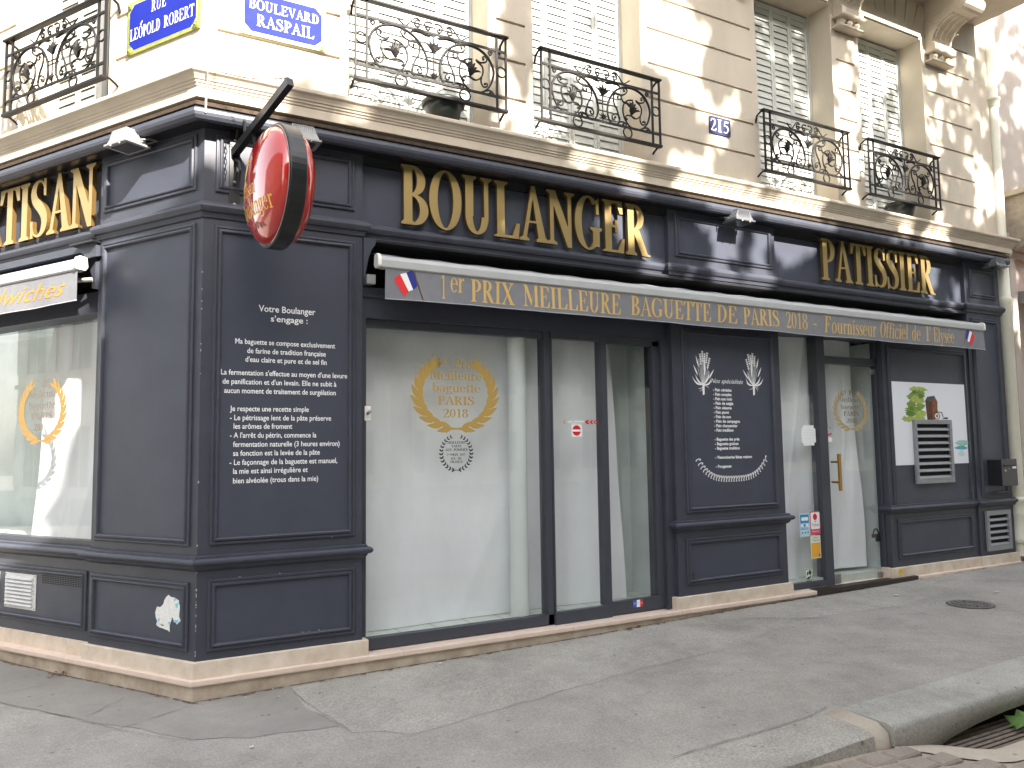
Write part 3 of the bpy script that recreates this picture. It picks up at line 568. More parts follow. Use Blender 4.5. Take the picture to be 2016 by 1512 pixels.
panel(p4, 8.94, 9.52, .96, 3.16, 0); panel(p4, 8.95, 9.52, 3.42, 3.80, 0)
# left bay dado
b = B().box(-6, -1.15, -.3, -.04, .24, .86); toL(b); dado = part(b, 'dado', PAINT)
panel(dado, -3.2, -1.235, .325, .757, -.04, 'L'); panel(dado, -5.4, -3.3, .325, .757, -.04, 'L')
# dado rail (sill moulding) with returns
RAIL = [(0, .83), (.014, .838), (.028, .852), (.034, .868), (.050, .872), (.060, .880), (.065, .892), (.062, .904), (.052, .914), (.040, .917), (.030, .918), (.030, .930), (.024, .934), (0, .936)]
lc = [pl('L', -6, -.04), pl('L', -1.15, -.04), pl('L', -1.15, 0), (0, 0), (1.134, 0), (1.134, .12)]
part(sweep(lc, RAIL, B()), 'dado_rail', PAINT)
part(sweep([(4.13, .12), (4.13, 0), (5.55, 0), (5.55, .12)], RAIL, B()), 'dado_rail', PAINT)
part(sweep([(7.22, .12), (7.22, .02), (8.86, .02), (8.86, 0), (XE, 0), (XE, .1)], RAIL, B()), 'dado_rail', PAINT)
# belt moulding under the fascia
BELT = [(0, 3.225), (.012, 3.23), (.018, 3.25), (.022, 3.262), (.036, 3.268), (.046, 3.285), (.052, 3.30), (.050, 3.318), (.040, 3.330), (.026, 3.335), (.02, 3.343), (0, 3.346)]
bp = [pl('L', -6, -.05), pl('L', -1.15, -.05), pl('L', -1.15, 0), (0, 0), (1.134, 0), (1.134, .05), (4.13, .05), (4.13, 0), (5.55, 0), (5.55, .05), (8.86, .05), (8.86, 0), (XE, 0), (XE, .1)]
part(sweep(bp, BELT, B()), 'belt_moulding', PAINT)
fas = B().box(1.134, 4.13, -.3, -.05, 3.20, 3.95).box(5.55, 8.86, -.3, -.05, 3.20, 3.95)
fascia = part(fas, 'fascia_board', PAINT2)
b = B().box(-6, -1.15, -.3, -.05, 3.20, 3.95); toL(b); fasciaL = part(b, 'fascia_board', PAINT2)
# cornice (rounded gutter bar) and dark flashing above it
COR = [(-.06, 3.875), (.085, 3.872), (.10, 3.862), (.12, 3.858), (.142, 3.866), (.156, 3.886), (.160, 3.908), (.156, 3.93), (.142, 3.945), (.12, 3.952), (-.06, 3.956)]
path = [pl('L', -6, 0), (0, 0), (XE + .02, 0)]
cb_ = B(); cb_.smooth = False; part(sweep(path, COR, cb_), 'cornice', PAINT)
part(sweep(path, [(-.055, 3.80), (-.02, 3.80), (-.015, 3.862), (.098, 3.858), (.098, 3.8715), (-.055, 3.8715)], B()), 'soffit_shade', BLACKM)  # black board puts the deep shade under the cornice into colour
rn = random.Random(3)
part(sweep(path, [(-.06, 3.957), (.148, 3.957), (.146, 3.985), (.12, 3.995), (-.06, 3.998)], B()), 'flashing', GAP)  # mottled dark brown strip between cornice and stone band
# awning boxes: shade black recess with front board
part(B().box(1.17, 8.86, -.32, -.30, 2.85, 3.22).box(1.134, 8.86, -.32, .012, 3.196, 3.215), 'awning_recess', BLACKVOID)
part(B().box(1.134, 8.86, -.05, .0, 3.20, 3.226), 'awning_board', PAINT)
def ogee(sgn, x, d0, d1, w_=.20):
    P = [(0, 3.21), (w_, 3.21), (w_ * .88, 3.165), (w_ * .62, 3.13), (w_ * .40, 3.07), (w_ * .26, 3.0), (w_ * .12, 2.93), (0, 2.87)]
    return [(x + sgn * a, z) for a, z in P]
part(B().poly(ogee(1, 1.134, 0, 0, .10), .03, .12), 'awning_bracket', PAINT)
b = B().poly(ogee(-1, -1.15, 0, 0, .24), .03, .10); toL(b); part(b, 'awning_bracket', PAINT)
b = B().box(-1.42, -1.13, -.05, .075, 3.206, 3.222); toL(b); part(b, 'bracket_cap', BLACKM)
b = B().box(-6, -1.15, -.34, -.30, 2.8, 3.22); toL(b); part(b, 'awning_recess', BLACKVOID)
b = B().box(-6, -1.15, -.05, .0, 3.17, 3.226); toL(b); part(b, 'awning_board', PAINT)
# lintels
part(B().box(1.134, 4.13, -.32, -.06, 2.62, 2.86).box(1.134, 4.13, -.1, -.045, 2.78, 2.80).box(5.55, 7.22, -.32, -.06, 2.78, 2.86), 'lintel', PAINT, bevel=.003)
part(B().box(1.134, 4.13, -.14, -.105, 2.585, 2.62), 'head_rail', mat('brown head rail', (.07, .03, .025), .5))
b = B().box(-6, -1.15, -.32, -.06, 2.70, 2.86); toL(b); part(b, 'lintel', PAINT)
# ---------------- shop windows
FR = mat('window frame paint', (.050, .055, .072), .4, noise=.1)
win = part(B().box(1.134, 1.185, -.16, -.06, .15, 2.62).box(1.185, 2.83, -.15, -.075, .148, .232).box(2.775, 2.83, -.19, -.075, .148, 2.62).box(1.185, 2.775, -.16, -.10, 2.56, 2.62), 'window_frame', FR, bevel=.003)
part(B().poly([(1.185, .232), (2.775, .232), (2.775, 2.6), (1.185, 2.6)], -.115), 'glass_pane', GLASS, win)
w2 = part(B().box(2.835, 3.42, -.11, -.055, .135, .245).box(3.355, 3.42, -.15, -.055, .245, 2.60).box(2.832, 2.86, -.12, -.08, .245, 2.6).box(2.835, 3.42, -.11, -.06, 2.56, 2.62), 'sliding_door', FR, bevel=.003)
part(B().poly([(2.86, .245), (3.355, .245), (3.355, 2.57), (2.86, 2.57)], -.095), 'glass_pane', GLASS, w2)
w3 = part(B().box(3.425, 4.04, -.13, -.08, .15, .265).box(3.965, 4.04, -.15, -.08, .265, 2.60).box(3.425, 4.04, -.13, -.08, 2.55, 2.62), 'sliding_door', FR, bevel=.003)
part(B().poly([(3.42, .265), (3.965, .265), (3.965, 2.56), (3.42, 2.56)], -.11), 'glass_pane', GLASS, w3)
part(B().box(4.04, 4.13, -.3, -.04, .148, 2.62).box(4.015, 4.055, -.07, -.03, .15, .175), 'door_jamb', PAINT, bevel=.003)
# bottom guide under the sliding doors and strip beside the mullion
part(B().box(2.80, 4.04, -.16, -.10, .141, .150).box(2.825, 2.84, -.16, -.08, .15, 2.6), 'floor_guide', FR)
# door bay
sl = part(B().box(5.55, 5.59, -.2, -.06, .15, 2.78).box(5.59, 6.205, -.15, -.08, .148, .205).box(6.205, 6.335, -.2, -.08, .142, 2.78).box(6.335, 7.30, -.18, -.09, 2.495, 2.575).box(7.20, 7.219, -.16, -.09, .142, 2.78), 'door_frame', FR, bevel=.003)
part(B().poly([(5.59, .205), (6.205, .205), (6.205, 2.78), (5.59, 2.78)], -.115), 'glass_pane', GLASS, sl)
part(B().poly([(6.335, 2.575), (7.295, 2.575), (7.295, 2.78), (6.335, 2.78)], -.12), 'glass_pane', GLASS, sl)
B().box(6.345, 7.28, -.122, -.112, .155, 2.488)
door = part(B().poly([(6.345, .155), (7.28, .155), (7.28, 2.488), (6.345, 2.488)], -.112), 'glass_door', GLASS)
part(B().tube([(6.405, .01, 1.125), (6.405, .01, 1.515)], .019, 10).tube([(6.402, .01, 1.43), (6.402, .112, 1.43)], .012, 8).tube([(6.402, .01, 1.215), (6.402, .112, 1.215)], .012, 8).tube([(6.402, .20, 1.125), (6.402, .20, 1.515)], .019, 10), 'pull_handle', BRASS, door)
for x0, x1, z0, z1 in ((6.347, 6.455, .148, .245), (7.09, 7.275, .148, .205), (6.35, 6.40, 2.44, 2.485), (7.10, 7.27, 2.40, 2.462)):
    part(B().box(x0, x1, -.128, -.096, z0, z1).box(x0 + .03, x0 + .055, -.1, -.088, z0 + .02, z0 + .045), 'patch_fitting', STEEL, door, bevel=.002)
# left window
b = B().box(-6, -1.15, -.14, -.05, .86, .975).box(-1.19, -1.15, -.14, -.06, .975, 2.70); toL(b); wl = part(b, 'window_frame', FR)
b = B().poly([(-6, .975), (-1.19, .975), (-1.19, 2.70), (-6, 2.70)], -.075); toL(b); part(b, 'glass_pane', GLASS, wl)
# ---------------- stone plinth and ledge
def stone_run(path, z0, z1, d, jo): pass
PL = [(-.2, .14), (.022, .14), (.022, .246), (.018, .251), (-.2, .251)]
part(sweep([pl('L', -1.17, -.3), pl('L', -1.17, 0), (0, 0), (1.155, 0), (1.155, .12)], PL, B()), 'plinth', PLINTH)
part(sweep([pl('L', -6, -.035), pl('L', -1.175, -.035)], [(-.2, .14), (.018, .14), (.018, .246), (-.2, .25)], B()), 'plinth', PLINTH)
part(sweep([(4.10, .12), (4.10, 0), (5.57, 0), (5.57, .12)], PL, B()), 'plinth', PLINTH)
part(sweep([(7.17, .12), (7.17, .01), (8.86, .01), (8.86, -.004), (XE + .03, -.004), (XE + .03, .2)], PL, B()), 'plinth', PLINTH)
# ledge slabs with joints
def lslab(fr, x0, x1, corner=False):
    mb = B().side([(.046, .103), (.048, .112), (.048, .134), (.044, .140), (-.22, .143), (-.22, .103)], x0, x1)
    if fr == 'L': toL(mb)
    part(mb, 'ledge_slab', PLINTH2)
part(sweep([pl('L', -1.365, -.0), (0, 0), (1.437, 0)], [(-.22, .103), (.046, .103), (.048, .112), (.048, .134), (.044, .140), (-.22, .143)], B()), 'ledge_slab', PLINTH2)
for a, c in ((1.44, 2.94), (2.944, 4.12), (4.124, 5.48), (5.484, 5.56), (5.564, 7.60), (7.604, 8.3), (8.304, XE + .05)): lslab('M', a, c)
for a, c in ((-2.9, -1.368), (-4.4, -2.904), (-6, -4.404)): lslab('L', a, c)
part(sweep([pl('L', -6, 0), (0, 0), (XE + .04, 0)], [(-.3, -.2), (.026, -.2), (.026, .102), (-.3, .102)], B()), 'base_course', BASE)
part(B().side([(.052, .095), (.052, .144), (-.05, .149), (-.05, .144), (.048, .140), (.048, .095)], 5.90, 7.55), 'threshold_strip', mat('dark brown steel', (.035, .025, .02), .45, metal=.3))
# grime line at the foot of the wall, paint chips on the corner
rn = random.Random(31); gm = B()
def grime(p0, p1, n):
    for i in range(n):
        t = (i + rn.random()) / n; x = p0[0] + (p1[0] - p0[0]) * t; y = p0[1] + (p1[1] - p0[1]) * t; dx, dy = p1[0] - p0[0], p1[1] - p0[1]; l = math.hypot(dx, dy); ux, uy = dx / l, dy / l; nx, ny = uy, -ux
        L = rn.uniform(.03, .12); w_ = rn.uniform(.008, .03) if rn.random() < .8 else rn.uniform(.03, .06)
        P = [(x, y), (x + ux * L * .4 + nx * w_ * .9, y + uy * L * .4 + ny * w_ * .9), (x + ux * L * .8 + nx * w_ * .6, y + uy * L * .8 + ny * w_ * .6), (x + ux * L, y + uy * L)]
        gm.add([(a, b, gh(a, b) + .0045 + rn.uniform(0, .0012)) for a, b in P], [[0, 3, 2, 1][::-1] if False else [0, 1, 2, 3]])
a_, b_ = corner_at(.026), None
grime((a_[0], a_[1]), (9.6, -.026), 230); q_ = W('L', -5, .026); grime((q_.x, q_.y), (a_[0], a_[1]), 110)
tag(gm.build('wall_foot_grime', mat('brown grime', (.17, .135, .10), .95, noise=.4, nscale=25)), 'brown grime and dust gathered along the foot of the shop wall', 'grime', kind='stuff')
cpm = B()
for i in range(26):
    z = rn.uniform(.28, 3.1) if i > 14 else rn.uniform(.28, .85); h_ = rn.uniform(.004, .016); w_ = rn.uniform(.002, .005); cpm.box(-w_ * .6, w_, .0, .0012, z, z + h_)
for i in range(10): x = rn.uniform(.08, 1.06); z = rn.choice([.306, .358, .775, 1.0, .905]); cpm.box(x, x + rn.uniform(.003, .01), .001, .0245, z, z + .003)
tag(part(cpm, 'paint_chips', mat('bare paint chip', (.42, .40, .38), .8), pier1), kind='stuff')
# ---------------- interior
inn = thing('shop_interior', 'pale tiled floor and bare walls of the empty shop seen through the glass', 'room', (3, -1, .2))
B().box(.9, 9.5, -1.6, -.12, .12, .2255).build('tile_floor', TILE, inn)
g = B()
for x in lin(1.2, 9.3, 27): g.box(x, x + .004, -1.5, -.14, .2255, .2262)
g.box(1.2, 9.3, -.40, -.396, .2255, .2262); g.build('tile_joint', DGREY, inn)
B().box(.9, 9.5, -1.66, -1.6, .1, 3.3).box(4.10, 4.16, -1.6, -.30, .2, 2.9).box(.86, .9, -1.6, -.3, .1, 3.3).box(9.5, 9.56, -1.6, -.46, .1, 3.3).box(.9, 9.5, -1.6, -.33, 2.9, 2.95).build('inner_wall', INNER, inn)
b = B().box(-6, -1.0, -1.4, -1.36, .3, 3.3).box(-1.06, -1.0, -1.36, -.36, .3, 3.3).box(-6, -1, -1.36, -.35, .82, .86).box(-6, -1.0, -1.4, -.35, 2.9, 2.95); toL(b); b.build('inner_wall', INNER, inn)
def sheetpaper(name, label, fr, bl, br, tl, tr, z0, z1, d, seed, dbot=None):
    rnd = random.Random(seed); mb = B(); nx, nz = 70, 60; ph = [rnd.uniform(0, 6) for _ in range(6)]; v = []
    for j in range(nz + 1):
        for i in range(nx + 1):
            s, t = i / nx, j / nz; x = (bl + (br - bl) * s) * (1 - t) + (tl + (tr - tl) * s) * t; z = z0 + (z1 - z0) * t
            w_ = .012 * math.sin(7 * s + ph[0] + t * 2) + .007 * math.sin(17 * s + ph[1] - t * 5) + .010 * math.sin(9 * t + ph[2] + s * 3) + .018 * math.sin(4.2 * (s + t * .7) + ph[3]) + .006 * abs(math.sin(6.3 * t + .5)) + .009 * math.exp(-((s - .38 - .5 * t) / .02) ** 2) + .006 * math.exp(-((s - .3) / .015) ** 2)
            v.append((x, -(d + w_), z))
    mb.smooth = True; mb.add(v, [[j * (nx + 1) + i, j * (nx + 1) + i + 1, (j + 1) * (nx + 1) + i + 1, (j + 1) * (nx + 1) + i] for j in range(nz) for i in range(nx)])
    cx = (bl + br) / 2; o = mb.build(name, PAPER, None, fr, (cx, d, z0)); return tag(o, label, 'sheeting')
sheetpaper('paper_sheet', 'wide wrinkled white sheet hung behind the big shop window and sliding doors', 'M', 1.0, 3.78, 1.0, 3.62, .229, 2.88, -.34, 1)
sheetpaper('paper_sheet', 'grey white sheet hung behind the narrow window left of the glass door', 'M', 5.4, 6.30, 5.4, 6.32, .229, 2.88, -.24, 2)
sheetpaper('paper_sheet', 'white sheet hung behind the glass door with a bare gap at its right', 'M', 6.33, 7.06, 6.33, 7.0, .26, 2.88, -.26, 3)
sheetpaper('paper_sheet', 'white sheet hung behind the corner window on the side street', 'L', -2.45, -1.05, -2.30, -1.05, .87, 2.88, -.34, 4)
p = B(); p.smooth = True; p.lathe([(.079, .227), (.079, 2.88)], (2.575, .205, 0), 28); tag(p.build('interior_pipe', mat('pale painted pipe', (.66, .70, .68), .45), None, 'M', (2.575, -.205, .227)), 'pale grey vertical pipe standing behind the big shop window', 'pipe')
B().box(3.50, 4.10, -.62, -.60, .2265, 2.9).box(6.90, 7.30, -.50, -.48, .2265, 2.9).box(7.245, 7.285, -1.58, -.165, .2265, 2.77).box(4.07, 4.095, -1.58, -.16, .2265, 2.9).build('pale_partition', mat('pale green grey partition', (.66, .72, .70), .5, noise=.15, nscale=2), inn)
# padlock
pk = thing('padlock', 'black padlock and hasp inside the glass door near its lower right', 'padlock', (7.14, -.15, .62))
B().box(7.08, 7.20, -.17, -.145, .575, .615).box(7.15, 7.21, -.175, -.14, .53, .60).build('lock_body', BLACKM, pk, bevel=.005)
B().tube([(7.10 + .045 * math.cos(R(a)) + .04, .155, .61 + .06 * math.sin(R(a))) for a in range(0, 181, 20)], .008, 6).build('shackle', BLACKM, pk)
# ------------------------------------------------------------------ APARTMENT BUILDING above the shop
WD = .08
apt = thing('apartment_building', 'cream stone apartment building with grooved piers above the dark corner shopfront', 'building', (4.8, .08, 4.0))
def relief(fr, xs, zs, fn, deep=.32):
    """front wall as a depth field; fn(xmid,zmid)-> outward depth or None for an opening"""
    mb = B(); nx, nz = len(xs) - 1, len(zs) - 1; D = [[fn((xs[i] + xs[i + 1]) / 2, (zs[j] + zs[j + 1]) / 2) for i in range(nx)] for j in range(nz)]
    for j in range(nz):
        i = 0
        while i < nx:
            d = D[j][i]; k = i
            while k + 1 < nx and D[j][k + 1] == d: k += 1
            if d is not None: mb.quad((xs[i], -d, zs[j]), (xs[k + 1], -d, zs[j]), (xs[k + 1], -d, zs[j + 1]), (xs[i], -d, zs[j + 1]))
            i = k + 1
    def val(d): return WD - deep if d is None else d
    for j in range(nz):
        for i in range(nx - 1):
            a, b = val(D[j][i]), val(D[j][i + 1])
            if a != b:
                x = xs[i + 1]
                q = [(x, -a, zs[j]), (x, -b, zs[j]), (x, -b, zs[j + 1]), (x, -a, zs[j + 1])]
                mb.quad(*q)
    for j in range(nz - 1):
        i = 0
        while i < nx:
            a, b = val(D[j][i]), val(D[j + 1][i]); k = i
            while k + 1 < nx and val(D[j][k + 1]) == a and val(D[j + 1][k + 1]) == b: k += 1
            if a != b: mb.quad((xs[i], -a, zs[j + 1]), (xs[k + 1], -a, zs[j + 1]), (xs[k + 1], -b, zs[j + 1]), (xs[i], -b, zs[j + 1]))
            i = k + 1
    return mb
GZ = [4.545, 4.875, 5.213, 5.557, 5.885, 6.215, 6.56]
ZT = 7.9; ZO = 6.50; ZS = 4.215
OPM = [(1.005, 2.185), (2.62, 3.80), (5.31, 6.49), (6.95, 8.13)]; OPL = [(-2.19, -.98), (-4.2, -3.0)]
def wallfn(ops, grooves=True, xa=-99, xb=99):
    def f(x, z):
        for a, b in ops:
            if a < x < b and ZS < z < ZO: return None
        for g_ in GZ:
            if abs(z - g_) < .012 and xa < x < xb and not any(a - .075 < x < b + .075 and ZS < z < ZO + .1 for a, b in ops): return WD - .022
        return WD
    return f
zs = sorted(set([4.19, ZS, ZO, ZO + .1, ZT] + [g_ + s for g_ in GZ for s in (-.012, .012)]))
c8 = corner_at(WD)[0]
xs = sorted(set([c8, .06, 9.105, 9.30] + [v for a, b in OPM for v in (a, b, a - .075, b + .075)]))
wm = relief('M', xs, zs, wallfn(OPM, True, .06, 9.105))
wm.quad((9.30, -WD, 4.19), (9.30, .5, 4.19), (9.30, .5, ZT), (9.30, -WD, ZT))
wm.build('wall', STONE, apt)
wl_ = relief('L', sorted(set([-6, -.06, -c8] + [v for a, b in OPL for v in (a, b, a - .075, b + .075)])), zs, wallfn(OPL, True, -9, -.06)); toL(wl_); wl_.build('wall', STONE, apt)
# lower band + string course
SC = [(0, 4.02), (.132, 4.02), (.132, 4.088), (.140, 4.094), (.144, 4.108), (.152, 4.112), (.156, 4.126), (.164, 4.130), (.170, 4.142), (.184, 4.160), (.200, 4.172), (.204, 4.178), (.205, 4.198), (.200, 4.205), (.08, 4.216), (-.2, 4.216)]
part_ = lambda mb, n, m, pa=apt, bevel=0: mb.build(n, m, pa, bevel=bevel)
part_(sweep([pl('L', -6, 0), (0, 0), (9.60, 0), (9.60, .5)], SC, B()), 'string_course', STONE)
part_(B().box(9.30, 9.62, -.6, .02, 4.0, ZT), 'end_strip', STONE)
bk_ = B().prism([pl('L', -6, -.36), (.22, .36), (9.3, .36), (9.3, .6), (.1, .6), pl('L', -6, -.6)], 4.0, ZT); part_(bk_, 'leak_backing', SLOT)  # dark box added behind the windows to block leaking sky light
part_(B().prism([pl('L', -6, .0), (0, 0), (9.3, 0), (9.3, 4), (.1, 4), pl('L', -6, -4)], ZT, ZT + .1), 'upper_floor', STONE_R)
# windows with louvred shutters
def shutter_leaf(fr, x0, x1, z0, z1, d, parent, tilt=0):
    mb = B(); mb.box(x0 + .002, x0 + .032, d - .03, d, z0, z1).box(x1 - .032, x1 - .002, d - .03, d, z0, z1)
    for z in (z0, z0 + .796, z1 - .06): mb.box(x0 + .032, x1 - .032, d - .03, d - .002, z, z + .06)
    z = z0 + .06
    while z < z1 - .07:
        if not (z0 + .78 < z < z0 + .81): mb.side([(d - .006, z + .003), (d - .002, z + .006), (d - .016, z + .0755), (d - .02, z + .073)], x0 + .032, x1 - .032)
        z += .0735
    if fr == 'L': toL(mb)
    mb.build('shutter', SHUT, parent)
def window(fr, a, b, leaves, glass=False):
    fm = B(); d = WD - .30
    fm.box(a, a + .02, d - .05, d + .01, ZS, ZO).box(b - .02, b, d - .05, d + .01, ZS, ZO)
    if fr == 'L': toL(fm)
    wn = fm.build('window', SHUT, apt)
    for x0, x1 in leaves: shutter_leaf(fr, x0, x1, ZS + .01, ZO - .02, d, wn)
    return wn
for a, b in OPM:
    w_ = (b - a - .04) / 4; window('M', a, b, [(a + .02 + w_ * k, a + .02 + w_ * (k + 1)) for k in range(4)])
a, b = OPL[0]
wn = window('L', a, b, [(a + .02, a + .33), (a + .33, a + .60)], True)
mb = B()
for x0, x1 in ((a + .60, a + .66), (b - .12, b - .06)): mb.box(x0, x1, -.27, -.22, ZS + .05, ZO)
mb.box(a + .66, b - .12, -.27, -.22, ZS + .05, ZS + .20); toL(mb); mb.build('casement', mat('white casement', (.62, .62, .60), .5), wn)
mb = B().poly([(a + .66, ZS + .2), (b - .12, ZS + .2), (b - .12, ZO), (a + .66, ZO)], -.25); toL(mb); mb.build('glass_pane', GLASS, wn)
mb = B(); mb.smooth = True; n = 40
mb.add([(a + .66 + .43 * i / n, .30 + .018 * math.sin(i * 1.1) + .01 * math.sin(i * .37), z) for z in (ZS + .1, ZO) for i in range(n + 1)], [[i, i + 1, n + 2 + i, n + 1 + i] for i in range(n)]); toL(mb); mb.build('curtain', mat('grey net curtain', (.35, .36, .36), .9), wn)
a, b = OPL[1]; window('L', a, b, [(a + .02 + .3 * k, a + .31 + .3 * k) for k in range(4)])
# keystone fan above the fourth window, consoles, balcony slab
mb = B(); cx = 7.54
for k in range(-3, 4):
    x0 = cx + k * .17 - .083; x1 = x0 + .166; s = .045 * k; mb.poly([(x0 - s * .3, 6.515), (x1 - s * .3 + .0, 6.515), (x1 + s + .012, 6.93), (x0 + s - .0, 6.93)], WD + .022, .022)
part_(mb, 'keystone', STONE, bevel=.006)
mb = B(); cx = 5.90
for k in range(-3, 4):
    x0 = cx + k * .17 - .083; x1 = x0 + .166; s = .045 * k; mb.poly([(x0 - s * .3, 6.515), (x1 - s * .3, 6.515), (x1 + s + .012, 6.93), (x0 + s, 6.93)], WD + .022, .022)
part_(mb, 'keystone', STONE, bevel=.006)
def console(x0, x1):
    k = B(); P = [(.08, 6.37), (.205, 6.37), (.21, 6.44), (.175, 6.47), (.19, 6.54), (.245, 6.62), (.33, 6.68), (.44, 6.715), (.50, 6.72)]
    V = [(.52 + .10 * math.sin(R(q)), 6.80 - .10 * math.cos(R(q))) for q in range(-10, 200, 20)]
    k.side(P + V + [(.55, 7.02), (.08, 7.02)], x0, x1)
    k.side([(.08, 6.335), (.215, 6.335), (.225, 6.35), (.225, 6.368), (.08, 6.368)], x0 - .025, x1 + .025)
    k.side([(.08, 6.225), (.175, 6.225), (.19, 6.235), (.19, 6.25), (.08, 6.25)], x0 - .03, x1 + .03)
    for i in range(3):
        cx = x0 + (x1 - x0) * (i + .5) / 3; k.tube([(cx, -.13, 6.33), (cx, -.135, 6.30), (cx, -.125, 6.27), (cx, -.11, 6.245)], [.045, .055, .04, .015], 8)
    for i in range(4):
        cx = x0 + (x1 - x0) * (i + .5) / 4
        k.tube([(cx, -p[0] - .004, p[1] - .006) for p in [(.185, 6.52), (.205, 6.57), (.25, 6.625), (.33, 6.682), (.42, 6.712)]], .014, 6)
    for s in (x0, x1):
        k.lathe([(.001, s + (.012 if s == x1 else -.012)), (.055, s + (.012 if s == x1 else -.012)), (.075, s)], (0, -.54, 6.81), 20, 'x')
        for i in range(5): k.box(s - .006, s + .006, .13, .27 + .01 * i, 6.56 + .052 * i + .03, 6.575 + .052 * i + .03)
    return k.build('console', STONE, apt, bevel=.004)
console(6.54, 6.90); console(8.22, 8.60); console(4.85, 5.15)
part_(B().box(4.2, 9.38, 0, .80, 7.02, 7.12).box(4.2, 9.34, .0, .72, 6.99, 7.02), 'balcony_slab', STONE)
# ---------------- neighbouring building at the right
nb = thing('neighbour_building', 'pinkish rendered neighbouring building beyond the cream downpipe at the far right', 'building', (11.5, -.05, .15))
mb = B().box(9.82, 16, -1, -.05, -.2, 9).box(9.72, 9.82, -1, -.10, -.2, 9); mb.build('wall', PINK, nb)
B().box(9.86, 10.0, -.05, .02, .1, 4.35).box(9.84, 10.9, -.05, .03, 4.02, 4.10).build('pilaster', PINK, nb, bevel=.01)
mb = B().side([(-.05, 4.82), (.52, 4.82), (.54, 4.84), (.54, 4.87), (-.05, 4.90)], 9.86, 10.35).side([(-.05, 4.82), (.34, 4.82), (.34, 4.62), (-.05, 4.62)], 9.93, 10.28).side([(-.05, 4.62), (.44, 4.62), (.46, 4.60), (.40, 4.55), (.38, 4.56), (.36, 4.40), (.28, 4.30), (.22, 4.16), (.10, 4.10), (-.05, 4.10)], 9.90, 10.30)
for i in range(3): mb.tube([(10.0 + i * .1, -.385, 4.52), (10.0 + i * .1, -.36, 4.38), (10.0 + i * .1, -.27, 4.27), (10.0 + i * .1, -.20, 4.14)], .018, 6)
mb.build('console', mat('weathered console stone', (.42, .36, .29), .85, noise=.3, nscale=12, bump=.3), nb, bevel=.005)
B().box(10.15, 12, .0, .45, 3.44, 3.56).build('shop_awning', mat('orange red blind', (.55, .10, .03), .7), nb)
B().box(10.05, 10.20, .0, .47, 3.42, 3.58).build('awning_end_cap', mat('grey end cap', (.2, .19, .18), .6), nb)
B().box(10.25, 10.36, -.05, .02, .9, 3.40).box(10.25, 12, -.05, .02, .5, .62).build('window_frame', mat('cream frame', (.6, .58, .5), .6), nb)
B().box(10.36, 12, -.03, -.02, .62, 3.4).build('shop_window', mat('dark green glass', (.02, .05, .04), .08), nb)
wn = B()
for z in (6.2,): wn.box(10.9, 10.96, -.05, -.02, 4.95, 7.5)
for i in range(10): wn.side([(-.03, 5.0 + i * .08), (.0, 5.0 + i * .08), (-.03, 5.06 + i * .08)], 10.96, 11.3)
wn.build('shutter', SHUT, nb)
# ---------------- downpipe
dp = thing('downpipe', 'cream painted rainwater downpipe with collars between the two buildings', 'downpipe', (9.70, 0, .2))
mb = B(); mb.smooth = True; mb.lathe([(.068, .2), (.068, 3.36), (.082, 3.38), (.084, 3.45), (.075, 3.47), (.066, 3.48), (.066, 5.98)], (9.70, -.02, 0), 20); mb.lathe([(.066, 5.98), (.085, 6.0), (.088, 6.07), (.10, 6.08), (.10, 6.11), (.075, 6.12), (.075, 7.9)], (9.70, -.02, 0), 20); mb.build('pipe', CREAM, dp)
mb = B(); mb.smooth = True; mb.lathe([(.07, .93), (.095, .92), (.10, .88), (.085, .86), (.085, .76), (.092, .74), (.092, .70), (.085, .68), (.085, .44), (.095, .43), (.095, .36), (.07, .35)], (9.70, -.02, 0), 20); mb.tube([(9.70, -.02, .56), (9.78, -.12, .57), (9.84, -.20, .59)], .075, 14); mb.tube([(9.84, -.20, .59), (9.87, -.24, .60)], .092, 14); mb.build('inspection_branch', CREAM, dp)
